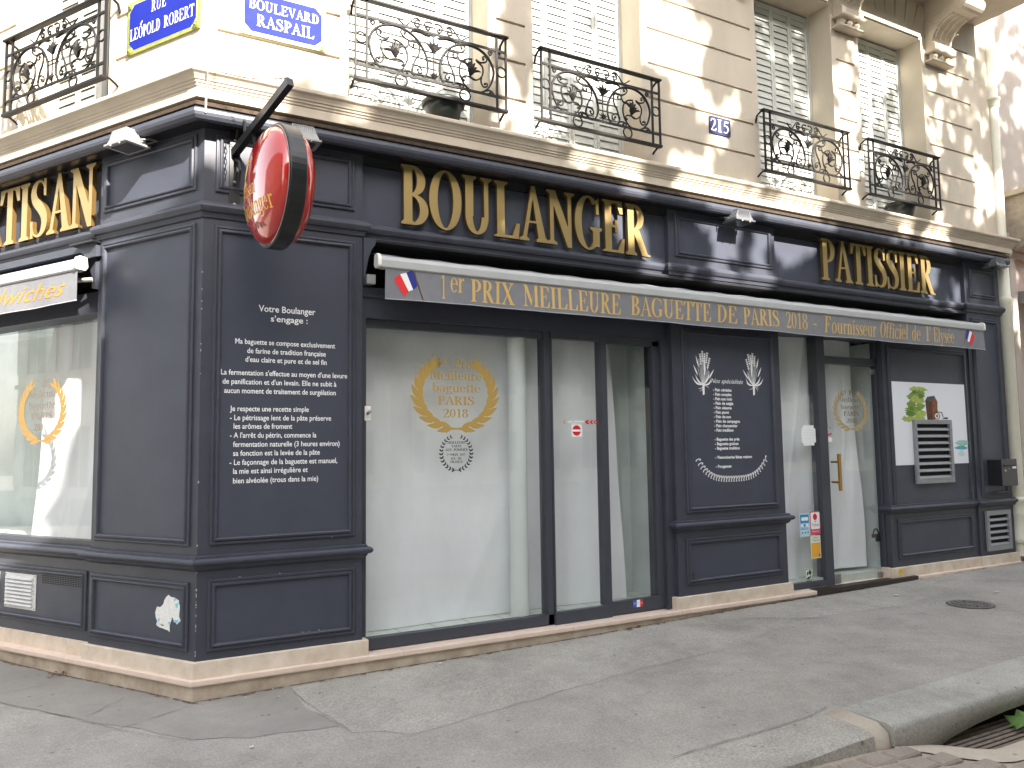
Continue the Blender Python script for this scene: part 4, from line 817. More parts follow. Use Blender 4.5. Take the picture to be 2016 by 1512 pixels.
# ------------------------------------------------------------------ awnings
def awning(fr, x0, x1, label, d=.20, xe=None):
    aw = thing('awning', label, 'awning', ((x0 + x1) / 2, 0, 2.9), fr)
    B().side([(d - .055, 3.045), (d - .02, 3.052), (d + .010, 3.040), (d + .018, 3.015), (d + .018, 2.965), (d + .008, 2.955), (d - .05, 2.955), (d - .06, 2.98)], x0 - .02, x1 + .0).build('front_bar', ALU, aw)
    B().side([(d - .06, 3.058), (d - .01, 3.065), (d + .02, 3.050), (d + .03, 3.02), (d + .03, 2.972), (d + .018, 2.960), (d - .05, 2.958), (d - .07, 2.985)], x0 - .05, x0 - .02).build('end_cap', PVC, aw, bevel=.006)
    B().side([(d - .06, 3.058), (d - .01, 3.065), (d + .02, 3.050), (d + .03, 3.02), (d + .03, 2.972), (d + .018, 2.960), (d - .05, 2.958), (d - .07, 2.985)], x1, x1 + .03).build('end_cap', PVC, aw, bevel=.006)
    mb = B(); mb.smooth = True; n = int((x1 - x0) / .06)
    rows = [(-.12, 3.135), (-.02, 3.112), (.08, 3.080), (d - .05, 3.050)]
    mb.add([(x0 + (x1 - x0) * i / n, -(q[0]), q[1] + .004 * math.sin(i * .9) * (1 if 0 < j < 3 else 0)) for j, q in enumerate(rows) for i in range(n + 1)], [[j * (n + 1) + i + 1, j * (n + 1) + i, (j + 1) * (n + 1) + i, (j + 1) * (n + 1) + i + 1] for j in range(3) for i in range(n)])
    mb.build('fabric_roof', FABRIC, aw)
    mb = B(); mb.smooth = True; v = []; m_ = 8
    def vy(x, t): return d + .004 + (.007 * math.sin(x * 5.1) + .004 * math.sin(x * 13 + 1) + .006 * math.sin(x * 2.2 + 2)) * t
    VAL = vy
    for j in range(m_ + 1):
        t = j / m_
        for i in range(n + 1): x = x0 + .015 + (x1 - x0 - .0) * i / n; v.append((x, -vy(x, t), 2.958 - .228 * t + .003 * math.sin(x * 4) * t))
    mb.add(v, [[(j + 1) * (n + 1) + i, (j + 1) * (n + 1) + i + 1, j * (n + 1) + i + 1, j * (n + 1) + i] for j in range(m_) for i in range(n)])
    val = mb.build('valance', FABRIC, aw)
    mb = B(); mb.smooth = True; hem = [(x0 + .015 + (x1 - x0) * i / n) for i in range(n + 1)]; mb.tube([(x, -vy(x, 1) - .001, 2.731 + .003 * math.sin(x * 4)) for x in hem], .0035, 5); mb.build('hem', mat('pale hem', (.40, .40, .42), .7) if 'hem' not in USED else USED['hem'], val)
    # folding arm stubs
    mb = B().tube([(x1 - .08 if fr == 'L' else x0 + .10, -.02, 2.93), (x1 - .45 if fr == 'L' else x0 + .6, -d + .07, 2.94)], .017, 8).box(*((x1 - .16, x1 - .08) if fr == 'L' else (x0 - .05, x0 + .02)), -.14, -.02, 2.88, 2.95)
    mb.build('folding_arm', ALU, aw)
    return aw, val, vy
def drape(mb, vy, z1=2.958, off=.002):
    mb.v = [(x, -(vy(x, max(0, min(1, (z1 - z) / .228))) + off + (-y)), z) for x, y, z in mb.v]; return mb
aw1, val1, vy1 = awning('M', 1.225, 8.83, 'long grey awning with gold prize lettering above the main shop windows')
EMB = .010
e = .00015
for w_ in (('1', 1.685, 1.73, 2.765, .185, 0), ('er', 1.765, 1.885, 2.823, .17, 0), ('PRIX', 1.935, 2.33, 2.762, .178, 0), ('MEILLEURE', 2.41, 3.40, 2.762, .178, 0), ('BAGUETTE', 3.50, 4.45, 2.770, .172, 0), ('DE', 4.515, 4.785, 2.776, .165, 0), ('PARIS', 4.85, 5.34, 2.780, .165, 0), ('2018', 5.435, 5.755, 2.778, .165, 0), ('-', 5.83, 5.90, 2.79, .16, 0),
           ('F', 6.0, 6.10, 2.770, .172, .08), ('ournisseur', 6.11, 6.83, 2.768, .170, .08), ('Officiel', 6.895, 7.38, 2.772, .172, .08), ('de', 7.44, 7.60, 2.770, .170, .08), ("l'", 7.69, 7.79, 2.773, .17, .08), ('Elysée', 7.83, 8.235, 2.773, .172, .08)):
    drape(serif(B(), w_[0], w_[1], w_[2], w_[3], w_[4], 0, eps=e, shear=w_[5]), vy1).build('word', [VALG], val1)
EMB = 0
def flag(xl, zc, s, mir, vy, val):
    f = B(); k = -1 if mir else 1
    def W2(a, b): return (xl + k * a * s, zc + b * s)
    bands = [(0, .33, 2), (.33, .66, 1), (.66, 1.0, 0)]
    for a, b, mi in bands:
        f.cur = mi; n = 5; top = []; bot = []
        for i in range(n + 1):
            t = a + (b - a) * i / n; w_ = .045 * math.sin(t * 6.0); top.append(W2(t * .62, .10 + t * .42 + w_)); bot.append(W2(.34 + t * .44 - (.0 if True else 0), -.42 + t * .42 + w_))
        f.poly(bot + top[::-1], 0)
    f.cur = 3; f.poly([W2(.60, .52), W2(.63, .55), W2(.98, -.48), W2(.95, -.50)], .0006)
    drape(f, vy).build('tricolour', [FLB, FLW, FLR, BRASS], val)
flag(1.306, 2.853, .24, False, vy1, val1); flag(8.655, 2.86, .24, True, vy1, val1)
awL, valL, vyL = awning('L', -5.0, -1.105, 'grey awning with orange script above the side street window')
mb = B(); sans(mb, 'sandwiches', -2.62, -1.23, 2.79, .125, 0, shear=.55, bold=.0); drape(mb, vyL).build('lettering', ORG, valL)
# ------------------------------------------------------------------ gold words
EMB = .030
def word(fr, text, x0, x1, z, h, label):
    t = thing('sign_lettering', label, 'lettering', ((x0 + x1) / 2, .0, z), fr); tot = sum(G[c][0] for c in text); s = (x1 - x0) / tot; x = x0
    for c in text:
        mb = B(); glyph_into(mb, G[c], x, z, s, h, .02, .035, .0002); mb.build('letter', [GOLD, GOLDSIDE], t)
        mb = B()
        x += G[c][0] * s
    for i in range(len(text)): pass
word('M', 'BOULANGER', 1.425, 3.875, 3.367, .475, 'raised gold letters BOULANGER on the dark fascia over the big window')
word('M', 'PATISSIER', 6.23, 8.21, 3.38, .455, 'raised gold letters PATISSIER on the dark fascia near the right end')
word('L', 'ARTISAN', -3.10, -1.195, 3.367, .475, 'raised gold letters ARTISAN on the side street fascia at the left')
EMB = 0
# ------------------------------------------------------------------ painted / printed lettering on panels
def flat_text(name, label, lines, fr, d, m, base, cat='lettering'):
    t = thing(name, label, cat, base, fr)
    for L in lines: sans(B_ := B(), *L[:5], d, **(L[5] if len(L) > 5 else {})); B_.build('text_line', m, t)
    return t
bd = dict(bold=.012)
flat_text('wall_lettering', 'white painted baker pledge text on the tall panel left of the big window', [
 ('Votre Boulanger', .377, .778, 2.602, .045, bd), ("s'engage :", .461, .723, 2.535, .042, bd),
 ('Ma baguette se compose exclusivement', .222, .925, 2.366, .036, bd), ('de farine de tradition française', .303, .856, 2.303, .036, bd), ("d'eau claire et pure et de sel fin", .291, .863, 2.242, .036, bd),
 ("La fermentation s'effectue au moyen d'une levure", .132, 1.017, 2.148, .036, bd), ("de panification et d'un levain. Elle ne subit à", .143, .936, 2.085, .036, bd), ('aucun moment de traitement de surgélation', .155, .932, 2.022, .036, bd),
 ('Je respecte une recette simple', .194, .735, 1.898, .036, bd), ('- Le pétrissage lent de la pâte préserve', .195, .898, 1.836, .036, bd), ('les arômes de froment', .220, .618, 1.777, .036, bd), ("- A l'arrêt du pétrin, commence la", .197, .791, 1.715, .036, bd),
 ('fermentation naturelle (3 heures environ)', .218, .962, 1.653, .036, bd), ('sa fonction est la levée de la pâte', .219, .817, 1.592, .036, bd), ('- Le façonnage de la baguette est manuel,', .197, .945, 1.530, .036, bd), ('la mie est ainsi irrégulière et', .221, .731, 1.470, .036, bd), ('bien alvéolée (trous dans la mie)', .221, .806, 1.405, .036, bd)],
 'M', .003, WHITE, (.57, .003, 1.4))
sp = thing('specialities_lettering', 'white list of bread specialities with wheat sheaves on the panel between window and door', 'lettering', (4.86, .003, 1.27))
mb = B(); bl = dict(bold=.03)
sans(mb, 'Nos spécialités', 4.60, 5.03, 2.222, .042, .003, shear=.5, bold=.0); sans(mb, ':', 5.075, 5.09, 2.222, .035, .003); mb.build('text_line', WHITE, sp)
for i, s in enumerate(['- Pain céréales', '- Pain complet', '- Pain aux noix', '- Pain de seigle', '- Pain sésame', '- Pain pavot', '- Pain de son', '- Pain de campagne', '- Pain charpentier', '- Pain tradition', '', '- Baguette des prés', '- Baguette graines', '- Baguette tradition', '', '- Viennoiseries faites maison', '', '- Fougasses']):
    if s:
        wd = {'c': 0}; L = len(s) * .0172; X1 = {0: 4.869, 1: 4.867, 2: 4.875, 3: 4.885, 4: 4.862, 5: 4.825, 6: 4.848, 7: 4.965, 8: 4.932, 9: 4.875, 11: 4.95, 12: 4.935, 13: 4.95, 15: 5.108, 17: 4.832}[i]
        mb = B(); sans(mb, s, 4.627, X1, 2.143 - i * .0432 + .0, .027, .003, **bl); mb.build('text_line', WHITE, sp)
def leafpoly(x, z, ang, L, w_, n=6, bend=0):
    P = []; ca, sa = math.cos(ang), math.sin(ang)
    for i in range(n + 1): t = i / n; P.append((t * L, w_ * math.sin(math.pi * t ** .8) + bend * math.sin(math.pi * t)))
    for i in range(n - 1, 0, -1): t = i / n; P.append((t * L, -w_ * math.sin(math.pi * t ** .8) + bend * math.sin(math.pi * t)))
    return [(x + a * ca - b * sa, z + a * sa + b * ca) for a, b in P]
def wheat(cx, zb, k):
    mb = B(); e = [0]
    def P(p): e[0] += 1; mb.poly(p, .003 + e[0] * .00004)
    for a, L in ((118, .22), (106, .30), (98, .33), (90, .36), (82, .34), (74, .36), (64, .32), (54, .20)):
        a = R(a) if k > 0 else R(180 - a); x1 = cx + .6 * L * math.cos(a); z1 = zb + .10 + L * .85 * math.sin(a)
        P([(cx - .002, zb + .06), (cx + .003, zb + .06), (x1 + .002, z1), (x1 - .002, z1)])
        if L > .3:
            for j in range(5):
                for s in (-1, 1): P(leafpoly(x1 - .02 * j * math.cos(a) * .8, z1 - .022 * j, a + s * .5, .026, .005, 4))
        else: P(leafpoly(x1, z1 - .08, a, .12, .008))
    P(leafpoly(cx + .02 * k, zb + .18, R(90), .22, .011))
    for a, L, bnd in ((150, .16, .03), (135, .14, .02), (35, .13, -.03), (60, .16, -.02)):
        aa = R(a if k > 0 else 180 - a); P(leafpoly(cx, zb + .10, aa, L, .009, 6, bnd * k))
    P([(cx - .012, zb), (cx + .012, zb + .01), (cx + .014, zb + .10), (cx - .014, zb + .10)])
    for a in (200, 225, 340): aa = R(a if k > 0 else 540 - a); P(leafpoly(cx, zb + .09, aa, .08, .003, 5, .012))
    mb.build('wheat_sheaf', WHITE, sp)
wheat(4.505, 2.10, 1); wheat(5.17, 2.11, -1)
mb = B(); n = 30
for i in range(n):
    t = -1 + 2 * i / (n - 1); x = 4.857 + .475 * t * (1 - .06 * t * t); z = 1.30 + .185 * (abs(t) ** 3.2)
    tx, tz = 1, .6 * (abs(t) ** 2.2) * (1 if t > 0 else -1) * 1.6; a = math.atan2(tz, tx) + 1.0
    for s in (1,): 
        P = [(x + .030 * math.cos(q + a) * 1.0 * math.cos(0) , z + .0) for q in (0,)]
        oo = []; ii = []
        for q in range(0, 13):
            qq = R(-60 + q * 23); ex, ez = .034 * math.cos(qq), .014 * math.sin(qq); fx, fz = ex * .72, ez * .35
            oo.append((x + ex * math.cos(a) - ez * math.sin(a), z + ex * math.sin(a) + ez * math.cos(a))); ii.append((x + fx * math.cos(a) - fz * math.sin(a), z + fx * math.sin(a) + fz * math.cos(a)))
        m_ = len(oo); dd = .003 + (i % 3) * .0003
        mb.add([(p[0], -dd, p[1]) for p in oo + ii], [[j, j + 1, m_ + j + 1, m_ + j][::-1] for j in range(m_ - 1)])
mb.build('braid', WHITE, sp)
# ------------------------------------------------------------------ laurel wreath decals
EMB = .022
def wreath(fr, cx, zc, w_, h, d, m1, mt, label, lines, fine=False, base_name='window_decal'):
    t = thing(base_name, label, 'window decal', (cx, d, zc), fr); mb = B(); e = 0
    n = 10 if not fine else 13
    for s in (-1, 1):
        for i in range(n):
            q = i / (n - 1); a = R(-82 + q * 128) if not fine else R(-80 + q * 146)
            rx, rz = w_ / 2 * .84, h / 2 * .90; x = cx + s * rx * math.cos(a); z = zc + rz * math.sin(a) + (0 if fine else -.0)
            ta = math.atan2(rz * math.cos(a), -rx * math.sin(a))       # tangent for the right side
            L = (h * .235 if not fine else h * .095) * (1 - .3 * abs(q - .4)); W_ = L * (.165 if not fine else .24)
            for o_, sp_ in ((1, .30 if not fine else .75), (-1, .34 if not fine else .75)):
                an = ta - o_ * sp_; an = an if s > 0 else math.pi - an
                e += 1; mb.poly(leafpoly(x, z, an, L, W_, 6, 0), d + e * .00003)
        # ribbon tails
        a0 = R(-97); pts = [(cx + s * w_ / 2 * .80 * math.cos(R(q_)), zc + h / 2 * .90 * math.sin(R(q_))) for q_ in (-68, -78, -88)] + [(cx - s * w_ * .06, zc - h * .455), (cx - s * w_ * .12, zc - h * .495)]
        for i in range(len(pts) - 1):
            a, b = pts[i], pts[i + 1]; hw = h * (.011 if not fine else .006); dx, dz = b[0] - a[0], b[1] - a[1]; l_ = math.hypot(dx, dz); nx, nz = -dz / l_ * hw, dx / l_ * hw
            e += 1; mb.poly([(a[0] + nx, a[1] + nz), (a[0] - nx, a[1] - nz), (b[0] - nx, b[1] - nz), (b[0] + nx, b[1] + nz)], d + e * .00003)
    mb.build('laurel_wreath', m1, t)
    for L in lines: serif(B_ := B(), L[0], L[1], L[2], L[3], L[4], d + .0006, eps=.00002); B_.build('text_line', [mt], t)
    return t
WG = mat('gold vinyl', (.50, .33, .09), .45, metal=.2); WG2 = mat('dull gold vinyl', (.40, .31, .17), .5); WG3 = mat('bronze vinyl text', (.24, .20, .15), .5)
wreath('M', 1.955, 2.065, .77, .63, -.110, WG, WG, 'large gold laurel wreath prize decal on the big shop window', [('1', 1.79, 1.825, 2.272, .075), ('er', 1.835, 1.90, 2.305, .06), ('Prix', 1.945, 2.125, 2.272, .075), ('Meilleure', 1.725, 2.185, 2.175, .075), ('baguette', 1.745, 2.175, 2.078, .072), ('PARIS', 1.793, 2.12, 1.974, .07), ('2018', 1.842, 2.062, 1.872, .07)])
wreath('M', 1.954, 1.588, .315, .305, -.110, BLACKP, BLACKP, 'small black laurel wreath apple tart prize decal under the gold wreath', [('MEILLEURE', 1.875, 2.035, 1.662, .020), ('TARTE', 1.91, 2.0, 1.633, .019), ('AUX', 1.857, 1.915, 1.604, .020), ('POMMES', 1.93, 2.055, 1.604, .020), ('1', 1.872, 1.882, 1.566, .018), ('er', 1.884, 1.900, 1.574, .012), ('PRIX', 1.902, 1.97, 1.566, .018), ('2017', 1.985, 2.035, 1.566, .018), ('ILE', 1.905, 1.945, 1.535, .019), ('DE', 1.965, 2.0, 1.535, .019), ('FRANCE', 1.90, 2.01, 1.508, .019)], True)
wreath('M', 6.757, 1.992, .585, .465, -.108, WG2, WG3, 'dull gold laurel wreath prize decal on the glass door', [('1', 6.612, 6.64, 2.155, .055), ('er', 6.645, 6.695, 2.178, .045), ('Prix', 6.735, 6.90, 2.155, .055), ('Meilleure', 6.575, 6.94, 2.08, .055), ('baguette', 6.60, 6.93, 2.003, .052), ('PARIS', 6.635, 6.89, 1.928, .05), ('2018', 6.68, 6.85, 1.852, .05)])
wreath('L', -1.953, 1.975, .67, .54, -.070, mat('gold vinyl in the side window', (.26, .155, .035), .5), mat('grey brown vinyl text', (.13, .105, .08), .5), 'gold laurel wreath prize decal on the side street window', [('1', -2.103, -2.075, 2.163, .062), ('er', -2.068, -2.01, 2.19, .05), ('Prix', -1.965, -1.81, 2.163, .062), ('Meilleure', -2.155, -1.755, 2.08, .062), ('baguette', -2.14, -1.78, 1.992, .058), ('PARIS', -2.10, -1.815, 1.905, .056), ('2018', -2.055, -1.865, 1.815, .056)])
EMB = 0
# ------------------------------------------------------------------ stickers
def rrect(x0, x1, z0, z1, r=.006, n=3):
    P = []
    for cx, cz, a0 in ((x1 - r, z1 - r, 0), (x0 + r, z1 - r, 90), (x0 + r, z0 + r, 180), (x1 - r, z0 + r, 270)):
        for k in range(n + 1): a = R(a0 + 90 * k / n); P.append((cx + r * math.cos(a), cz + r * math.sin(a)))
    return P
def circ(x, z, rx, rz=None, n=28): rz = rz or rx; return [(x + rx * math.cos(2 * math.pi * k / n), z + rz * math.sin(2 * math.pi * k / n)) for k in range(n)]
SR = mat('sticker red', (.62, .01, .02), .5); SBL = mat('sticker blue', (.01, .22, .48), .5); SLB = mat('sticker pale blue', (.45, .66, .76), .5); SOR = mat('sticker orange', (.80, .38, .03), .5); SPK = mat('sticker pink red', (.62, .07, .12), .5); SG = mat('sticker pale green', (.50, .62, .36), .5); SNV = mat('sticker navy', (.02, .03, .09), .5); SY = mat('sticker yellow', (.75, .50, .03), .5)
def sticker(name, label, fr, base, layers, cat='sticker', th=.0012):
    """layers: (list of polygons or ('t',text args), material)"""
    mb = B(); mats = []; k = 0; d = base[1]
    for shapes, m in layers:
        if m not in mats: mats.append(m)
        for s in shapes:
            mb.cur = mats.index(m); k += 1
            if s[0] == 't': sans(mb, s[1], s[2], s[3], s[4], s[5], d + th + k * .0001, **(s[6] if len(s) > 6 else {}))
            else: mb.poly(s, d + th + k * .0001, th if k == 1 else 0)
    return tag(mb.build(name, mats, None, fr, base), label, cat)
g = -.112
sticker('no_entry_sticker', 'square white sticker with a red no entry disc on the sliding door', 'M', (3.107, -.094, 1.715), [([rrect(3.052, 3.163, 1.713, 1.821)], WHITE), ([circ(3.107, 1.767, .045, .046)], SR), ([rrect(3.063, 3.151, 1.758, 1.776, .002)], WHITE)])
ch_ = lambda x, w_, t, z=1.841: [(x, z), (x + w_, z + .017), (x + w_ + t, z + .017), (x + t, z), (x + w_ + t, z - .017), (x + w_, z - .017)]
sticker('door_arrow_strip', 'thin strip of red arrows and an automatic door label above the no entry sticker', 'M', (3.16, -.094, 1.83), [([ch_(2.968, .024, .006)], SR), ([rrect(3.02, 3.045, 1.832, 1.851, .002), rrect(3.055, 3.185, 1.832, 1.851, .002)], WHITE), ([('t', 'Porte Automatique', 3.062, 3.18, 1.837, .010, bd)], SNV), ([ch_(3.192, .022, .035), ch_(3.245, .02, .024), ch_(3.285, .02, .014), ch_(3.32, .018, .008)], SR)])
sticker('door_notice', 'blank white notice with cut corners on the glass left of the door', 'M', (6.065, g, 1.61), [([[(5.985, 1.61), (6.15, 1.61), (6.15, 1.635), (6.177, 1.645), (6.177, 1.785), (6.15, 1.795), (6.15, 1.822), (5.985, 1.822), (5.985, 1.795), (5.955, 1.785), (5.955, 1.645), (5.985, 1.635)]], WHITE), ([('t', 'Fermeture', 6.01, 6.12, 1.77, .008), ('t', 'pour les vacances', 5.985, 6.145, 1.745, .007), ('t', 'du lundi au dimanche', 5.985, 6.145, 1.72, .007), ('t', 'merci', 6.03, 6.10, 1.68, .008)], mat('faint grey print', (.60, .60, .60), .6))], 'notice')
sticker('card_sticker', 'pale blue bank card sticker with a darker blue top', 'M', (5.95, g, .667), [([rrect(5.877, 6.022, .667, .907)], SLB), ([rrect(5.884, 6.012, .805, .893, .003)], SBL), ([circ(5.925, .848, .027, .020), rrect(5.94, 6.0, .83, .866, .006)], WHITE), ([rrect(5.888, 5.935, .770, .793, .004), rrect(5.965, 6.0, .770, .793, .004)], WHITE), ([rrect(5.93, 5.96, .770, .793, .002), rrect(5.886, 5.99, .752, .757, .001), rrect(5.886, 6.01, .740, .745, .001)], SBL), ([rrect(5.90, 5.92, .70, .712, .002), rrect(5.945, 5.965, .70, .712, .002), rrect(5.985, 6.0, .697, .717, .002)], SNV)])
sticker('ticket_sticker', 'white and red meal voucher sticker with a red ball and the word Ticket', 'M', (6.108, g, .676), [([rrect(6.032, 6.184, .676, .919, .02)], SPK), ([rrect(6.042, 6.176, .735, .908, .012)], WHITE), ([circ(6.108, .862, .032, .034)], SR), ([('t', 'Ticket', 6.055, 6.165, .765, .030)], SNV), ([rrect(6.09, 6.125, .812, .818, .001)], SNV), ([('t', 'Restaurant', 6.06, 6.16, .705, .014, bd)], WHITE)])
sticker('voucher_sticker', 'pale sticker with an orange block under the meal voucher sticker', 'M', (6.10, g, .432), [([rrect(6.022, 6.178, .432, .670, .003)], SG), ([rrect(6.026, 6.174, .436, .667, .003)], mat('sticker cream', (.72, .74, .64), .5)), ([('t', 'Chèque', 6.06, 6.14, .640, .018), ('t', 'Déjeuner', 6.06, 6.165, .612, .018)], SNV), ([rrect(6.034, 6.168, .442, .592, .002)], SOR), ([rrect(6.142, 6.16, .448, .475, .001)], DGREY)])
sticker('guide_sticker', 'small pale green sticker with a dark drawing low on the glass', 'M', (5.977, g, .198), [([rrect(5.918, 6.036, .198, .341, .003)], SG), ([rrect(5.928, 6.026, .222, .331, .006)], SNV), ([rrect(5.933, 6.021, .227, .326, .005)], mat('sticker light', (.62, .70, .58), .5)), ([circ(5.992, .296, .022, .024), leafpoly(5.955, .265, 1.5, .05, .010), leafpoly(5.94, .235, .2, .07, .012), [(5.99, .25), (6.01, .25), (6.0, .275)]], SNV), ([rrect(5.93, 6.02, .205, .214, .001)], SNV)])
sticker('tricolour_sticker', 'small blue white red flag sticker on the bottom rail of the sliding door', 'M', (3.72, -.08, .193), [([rrect(3.668, 3.775, .193, .256, .004)], FLW), ([rrect(3.668, 3.703, .193, .256, .003)], mat('bright blue', (.01, .12, .50), .5)), ([rrect(3.741, 3.775, .193, .256, .003)], SR), ([('t', 'KDO', 3.675, 3.768, .218, .018)], mat('pale print', (.6, .6, .7), .6))])
sticker('round_yellow_sticker', 'small round yellow sticker on the stone plinth right of the door', 'M', (7.30, .014, .168), [([circ(7.30, .205, .040, .036)], SY), ([rrect(7.28, 7.32, .20, .206, .001), rrect(7.275, 7.325, .215, .220, .001)], mat('ochre print', (.35, .20, .02), .6))])
sticker('door_hours_sticker', 'small clear sticker with a red band and white label on the door edge', 'M', (6.40, -.11, 1.62), [([rrect(6.352, 6.43, 1.645, 1.69, .002)], WHITE), ([[(6.352, 1.70), (6.43, 1.72), (6.43, 1.745), (6.352, 1.728)]], SPK), ([rrect(6.40, 6.425, 1.79, 1.80, .002), rrect(6.352, 6.385, 1.80, 1.803, .001), rrect(6.352, 6.38, 1.82, 1.823, .001)], DGREY)])
# torn poster
rnd = random.Random(11); P0 = [(1335, 685), (1360, 700), (1385, 702), (1425, 720), (1432, 760), (1428, 830), (1442, 880), (1410, 912), (1385, 895), (1368, 855), (1358, 905), (1352, 980), (1320, 965), (1270, 955), (1235, 935), (1245, 905), (1232, 880), (1225, 840), (1240, 790), (1280, 780), (1300, 735)]
def tl(p): return (-.406 + (p[0] - 1225) / 217 * .262, .418 + (980 - p[1]) / 295 * .245)
PT = []
for i in range(len(P0)):
    a, b = P0[i], P0[(i + 1) % len(P0)]; PT.append(tl(a)); PT.append(tl(((a[0] + b[0]) / 2 + rnd.uniform(-7, 7), (a[1] + b[1]) / 2 + rnd.uniform(-7, 7))))
sticker('torn_poster', 'torn white poster remnant with blue flecks on the low corner panel', 'L', (-.28, .002, .41), [([PT], mat('torn paper', (.80, .80, .78), .8, noise=.12, nscale=30, bump=.6, bscale=40)), ([[tl(p) for p in Q_] for Q_ in ([(1385, 705), (1400, 712), (1392, 735), (1382, 725)], [(1395, 750), (1420, 742), (1415, 785), (1398, 775)], [(1385, 880), (1430, 870), (1410, 905), (1392, 895)], [(1250, 885), (1268, 880), (1262, 910), (1250, 905)], [(1335, 900), (1358, 898), (1350, 930)])], mat('faded blue ink', (.20, .55, .72), .7)), ([[tl(p) for p in [(1270, 925), (1310, 930), (1290, 940)]]], DGREY)], 'poster')
# ------------------------------------------------------------------ watercolour poster and louvres
ps = thing('watercolour_poster', 'square white watercolour poster of a green tree and brown mill behind the metal louvre', 'poster', (8.04, -.017, 1.37))
B().poly([(7.346, 1.372), (8.74, 1.372), (8.74, 2.322), (7.346, 2.322)], -.010, .006).build('board', mat('poster white', (.78, .80, .86), .5), ps)
rnd = random.Random(21)
def blob(cx, cz, rx, rz, seed, n=22, j=.3):
    r_ = random.Random(seed); return [(cx + rx * (1 + r_.uniform(-j, j)) * math.cos(2 * math.pi * k / n), cz + rz * (1 + r_.uniform(-j, j)) * math.sin(2 * math.pi * k / n)) for k in range(n)]
def pp(x, y): return (7.346 + (x - 70) / (1060 - 70) * 1.394, 2.322 - (y - 95) / (1200 - 95) * .95)
g1 = mat('watercolour green', (.22, .36, .05), .7, noise=.35, nscale=14); g2 = mat('watercolour light green', (.42, .52, .12), .7, noise=.3, nscale=12); g3 = mat('watercolour dark green', (.13, .24, .04), .7, noise=.3, nscale=14)
mb = B(); k = 0
for i, (x, y, rx, ry, mi) in enumerate([(415, 190, 110, 35, 1), (440, 250, 60, 50, 0), (330, 290, 75, 40, 0), (400, 330, 90, 60, 1), (320, 400, 60, 55, 0), (430, 420, 55, 50, 0), (330, 480, 100, 55, 0), (290, 520, 60, 40, 2), (430, 520, 70, 50, 1), (270, 590, 95, 38, 1), (400, 580, 80, 35, 1), (440, 280, 35, 30, 2), (310, 450, 35, 30, 2), (480, 500, 30, 18, 1), (360, 230, 40, 30, 2)]):
    cx, cz = pp(x, y); mb.cur = mi; mb.poly(blob(cx, cz, rx * .00141, ry * .00086, i, 26, .28), -.0095 + i * .0001)
mb.build('painted_tree', [g1, g2, g3], ps)
br = mat('watercolour brown', (.13, .045, .025), .7, noise=.5, nscale=30); br2 = mat('watercolour rust', (.28, .10, .04), .7, noise=.4, nscale=30); rf = mat('watercolour slate', (.09, .095, .09), .7, noise=.4, nscale=30)
mb = B(); mb.cur = 0; mb.poly([pp(*p) for p in [(515, 600), (500, 340), (590, 330), (600, 600)]], -.0092); mb.cur = 1; mb.poly([pp(*p) for p in [(590, 600), (590, 335), (630, 275), (665, 350), (660, 500), (620, 600)]], -.0090)
mb.cur = 2; mb.poly([pp(*p) for p in [(495, 345), (530, 285), (625, 268), (670, 355), (628, 290), (585, 345)]], -.0088); mb.poly([pp(*p) for p in [(710, 585), (760, 560), (805, 565), (790, 590)]], -.0088)
mb.cur = 0; cx, cz = pp(648, 545)
for q in range(20):
    a, b = 2 * math.pi * q / 20, 2 * math.pi * (q + 1) / 20; mb.poly([(cx + .058 * math.cos(a), cz + .042 * math.sin(a)), (cx + .058 * math.cos(b), cz + .042 * math.sin(b)), (cx + .045 * math.cos(b), cz + .034 * math.sin(b)), (cx + .045 * math.cos(a), cz + .034 * math.sin(a))], -.0085)
mb.poly([pp(*p) for p in [(610, 500), (640, 480), (720, 490), (740, 560), (728, 560), (710, 500), (640, 492), (618, 520)]], -.0086); mb.poly(circ(cx, cz, .018, .014), -.0084)
mb.cur = 3; mb.poly(circ(cx, cz, .044, .033), -.0087); mb.build('painted_mill', [br, br2, rf, mat('paper white', (.7, .68, .66), .7)], ps)
mb = B(); mb.poly(blob(*pp(975, 915), .125, .035, 5, 20, .2), -.0092); mb.cur = 1; mb.poly(blob(*pp(960, 985), .115, .024, 6, 20, .25), -.0091); mb.cur = 2; mb.poly(blob(*pp(960, 1060), .075, .035, 8, 18, .3), -.0093)
mb.build('painted_water', [mat('wash aqua', (.38, .62, .54), .7, noise=.2), mat('wash blue', (.10, .48, .60), .7, noise=.4), mat('wash pale', (.55, .70, .68), .7)], ps)
